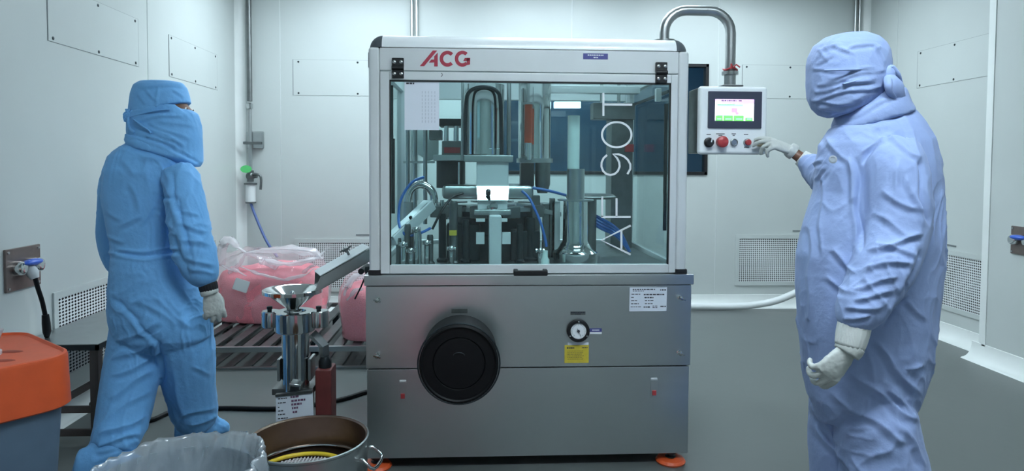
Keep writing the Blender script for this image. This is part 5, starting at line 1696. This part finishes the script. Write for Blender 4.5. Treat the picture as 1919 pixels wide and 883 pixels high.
# far (right) sleeve, reaching to the panel
limb(cv, [(1590, 285, 2.24, 34), (1572, 315, 2.36, 36), (1556, 335, 2.50, 34), (1538, 328, 2.58, 28), (1526, 316, 2.63, 23), (1515, 307, 2.67, 18), (1509, 302, 2.69, 13)], 5)
me = organic(cv, .0045, 8)
FR = [(1608, 300, 1614, 470, -.012, 8), (1616, 290, 1660, 254, .007, 6), (1660, 254, 1722, 292, .006, 6), (1614, 305, 1650, 268, -.008, 6), (1722, 300, 1738, 420, -.012, 8), (1722, 470, 1700, 545, -.012, 8), (1700, 560, 1655, 612, -.010, 7), (1655, 360, 1720, 395, .008, 9), (1700, 330, 1725, 400, .008, 8), (1640, 400, 1700, 440, .006, 9),
      (1630, 470, 1725, 440, .011, 8), (1645, 455, 1712, 480, .009, 7), (1620, 500, 1705, 490, .009, 8), (1600, 540, 1680, 520, .009, 8), (1600, 560, 1672, 548, .008, 7), (1585, 580, 1650, 575, .008, 6), (1580, 598, 1630, 590, .008, 5), (1688, 300, 1660, 420, .005, 10),
      (1548, 260, 1590, 300, .005, 8), (1545, 330, 1538, 480, .006, 7), (1520, 430, 1518, 600, .006, 7), (1560, 470, 1605, 510, .008, 8), (1548, 520, 1590, 545, .007, 8), (1690, 215, 1730, 300, .007, 9), (1660, 215, 1640, 245, .005, 8), (1590, 300, 1604, 380, .007, 8),
      (1640, 640, 1720, 740, .010, 10), (1600, 700, 1715, 790, .011, 10), (1560, 740, 1700, 830, .010, 11), (1665, 730, 1715, 785, .010, 8), (1525, 760, 1570, 830, .010, 9), (1530, 800, 1600, 883, .010, 10), (1700, 690, 1725, 680, .014, 7), (1690, 800, 1735, 870, .012, 9), (1600, 850, 1640, 930, .008, 10), (1620, 640, 1640, 720, .005, 10), (1700, 560, 1735, 600, .006, 8),
      (1515, 318, 1545, 300, .006, 5), (1525, 335, 1550, 312, .006, 5), (1540, 345, 1556, 322, .006, 4)]
displace(me, fold_fn(FR, None, .0085, 11.0))
finish(me, 'coverall', M_blueR, pr_)
# pocket welt and button
mb = MB()
q = P(1561, 300, Y=1.95)
# body
bd = MB()
bd.loft([pring(1585, 170, 1650, 150, 2.12, .045), pring(1595, 215, 1665, 195, 2.12, .05), pring(1575, 265, 1710, 260, 2.10, .10), pring(1560, 340, 1720, 340, 2.10, .11), pring(1545, 480, 1715, 480, 2.10, .11), pring(1535, 600, 1710, 600, 2.10, .12), pring(1545, 700, 1690, 700, 2.10, .11)])
limb(bd, [(1668, 290, 2.0, 26), (1680, 450, 1.93, 28), (1630, 555, 1.90, 22), (1598, 640, 1.885, 18)])
limb(bd, [(1600, 285, 2.24, 24), (1556, 335, 2.5, 20), (1512, 304, 2.68, 13), (1486, 285, 2.715, 11)])
limb(bd, [(1640, 720, 2.06, 50), (1648, 880, 2.05, 40), (1650, 1050, 2.05, 28), (1650, 1095, 2.05, 22)])
limb(bd, [(1585, 720, 2.17, 50), (1572, 880, 2.18, 38), (1563, 1010, 2.18, 26), (1562, 1045, 2.18, 22)])
hc = P(1588, 148, Y=2.12)
bd.ball(hc, .095, .085, .12, 24).ball(hc + Vector((-.06, .03, -.05)), .04, .05, .06, 16).ball(hc + Vector((-.092, .04, -.02)), .014, .014, .022, 12)
me = organic(bd, .012, 4)
finish(me, 'body', M_skin, pr_)
for sy in (-.03, .03):
    ep = hc + Vector((-.085, .035 + sy, .0))
    ey = MB().ball(ep, .0125, seg=14)
    ey.m = 1
    ey.ball(ep + Vector((-.008, .004, 0)), .0062, seg=10)
    ey.build('eye', [M_eye, M_iris], pr_)
hd = MB()
hd.loft([pring(*r_) for r_ in [(1578, 62, 1620, 62, 2.12, .04), (1548, 70, 1642, 72, 2.12, .075), (1530, 84, 1653, 84, 2.12, .098), (1521, 105, 1657, 100, 2.12, .11), (1518, 130, 1659, 122, 2.12, .115), (1517, 158, 1658, 142, 2.12, .116), (1519, 184, 1656, 158, 2.12, .113), (1527, 204, 1650, 172, 2.12, .105), (1540, 217, 1640, 184, 2.12, .09), (1556, 223, 1625, 196, 2.12, .06)]])
me = organic(hd, .0055, 6)
HF = [(1532, 92, 1575, 84, .005, 5), (1560, 88, 1600, 96, .006, 5), (1590, 90, 1640, 82, .006, 5), (1640, 82, 1656, 120, .007, 5), (1545, 110, 1535, 90, .005, 5), (1522, 132, 1640, 130, .005, 4), (1530, 160, 1655, 128, .005, 4), (1524, 172, 1640, 150, .005, 4), (1525, 186, 1650, 160, .006, 4), (1522, 192, 1600, 192, .007, 4), (1535, 207, 1590, 205, .006, 4), (1545, 216, 1580, 213, .005, 3), (1525, 118, 1560, 105, .004, 4), (1580, 150, 1640, 148, .005, 5)]
displace(me, fold_fn(HF, None, .005, 15.0))
finish(me, 'hood', M_blueR, pr_)
mb = MB()
K = P(1664, 138, Y=2.03)
mb.ball(K, .024, .02, .026, 14)
mb.tube([P(1580, 158, Y=2.015), P(1615, 148, Y=2.01), P(1645, 134, Y=2.02), K], .006, 8, smooth=4, flat=.5)
mb.tube([P(1545, 132, Y=2.03), P(1590, 131, Y=2.005), P(1640, 130, Y=2.02), K], .006, 8, smooth=4, flat=.5)
mb.tube([K, P(1640, 126, Y=2.03), P(1636, 138, Y=2.02), P(1645, 148, Y=2.02)], [.012, .012, .010, .006], 8, smooth=4, flat=.45)
mb.tube([K, P(1668, 126, Y=2.03), P(1679, 140, Y=2.03), P(1688, 162, Y=2.04)], [.012, .018, .020, .012], 8, smooth=4, flat=.45)
mb.tube([K, P(1674, 150, Y=2.0), P(1682, 168, Y=2.0), P(1688, 190, Y=2.02)], [.014, .020, .026, .020], 8, smooth=4, flat=.4)
mb.tube([K, P(1664, 155, Y=1.99), P(1667, 172, Y=1.99), P(1677, 184, Y=2.0)], [.012, .012, .010, .006], 8, smooth=4, flat=.45)
mb.build('hood_tie', M_blueR, pr_, smooth=180)
co = MB().loft([pring(*r_) for r_ in [(1588, 200, 1668, 152, 2.12, .095), (1578, 212, 1686, 166, 2.11, .108), (1569, 234, 1694, 190, 2.11, .118), (1566, 244, 1704, 206, 2.11, .118)]])
me = organic(co, .006, 3)
displace(me, fold_fn([(1580, 225, 1680, 180, .004, 5)], None, .003, 19.0))
finish(me, 'collar', M_blueR, pr_)
q = P(1561, 299, Y=1.968)
MB().lathe(q, [(.0, 0), (.012, .0), (.012, .004), (.008, .005), (.008, .003), (0, .003)], (-.5, -.8, .1), 20).build('snap_button', mat('snap_grey', (168, 176, 186), .4), pr_)
# near hand
cuff('knit_cuff', P(1602, 606, Y=1.885), P(1592, 650, Y=1.88), .045, .040, pr_, M_cuff)
w0 = P(1588, 656, Y=1.878)
hand('glove', w0, (-.62, -.02, -.72), (.15, -.95, .0), -1, [(30, 45, 35), (34, 50, 38), (38, 52, 40), (42, 55, 40)], pr_, M_glove, 1.02, thumb=(.85, .42, -.3))
cuff('glove_cuff', P(1596, 646, Y=1.879), P(1586, 662, Y=1.878), .0385, .036, pr_, M_glove, False)
# far hand on the button
cuff('knit_cuff', P(1520, 309, Y=2.68), P(1500, 295, Y=2.70), .037, .033, pr_, M_cuff)
w1 = P(1484, 283, Y=2.725)
hand('glove', w1, (-.84, .10, .34), (.25, -.55, .8), 1, [(14, 18, 12), (24, 26, 18), (40, 45, 28), (48, 48, 30)], pr_, M_glove, .97, thumb=(.85, .34, -.45))
cuff('glove_cuff', P(1489, 287, Y=2.722), P(1478, 279, Y=2.728), .0315, .030, pr_, M_glove, False)
# shoe covers
for (px_, py_, Y_, zoff) in ((1650, 1085, 2.05, 0), (1562, 1034, 2.18, 0)):
    q = P(px_, py_, Y=Y_)
    sh = MB()
    sh.cyl((q.x, Y_, .08), (q.x, Y_, q.z + .04), .075, .085, 24)
    sh.loft([[Vector((q.x + .08 - a, Y_ + .25 * (a - .1), 0)) + Vector((.24 * wv * math.sin(t), wv * math.sin(t), 0)) + Vector((0, 0, max(0.0, h_ * (math.cos(t) + .75) / 1.75))) for t in [2 * math.pi * k / 20 for k in range(20)]] for a, wv, h_ in ((-.01, .03, .08), (.02, .055, .14), (.08, .06, .16), (.15, .06, .12), (.21, .054, .09), (.26, .038, .07), (.28, .015, .05))])
    me = organic(sh, .010, 4)
    displace(me, fold_fn([], None, .008, 2.0 + px_))
    for v in me.vertices:
        v.co.z = max(.001, v.co.z)
    finish(me, 'shoe_cover', M_blueR, pr_)
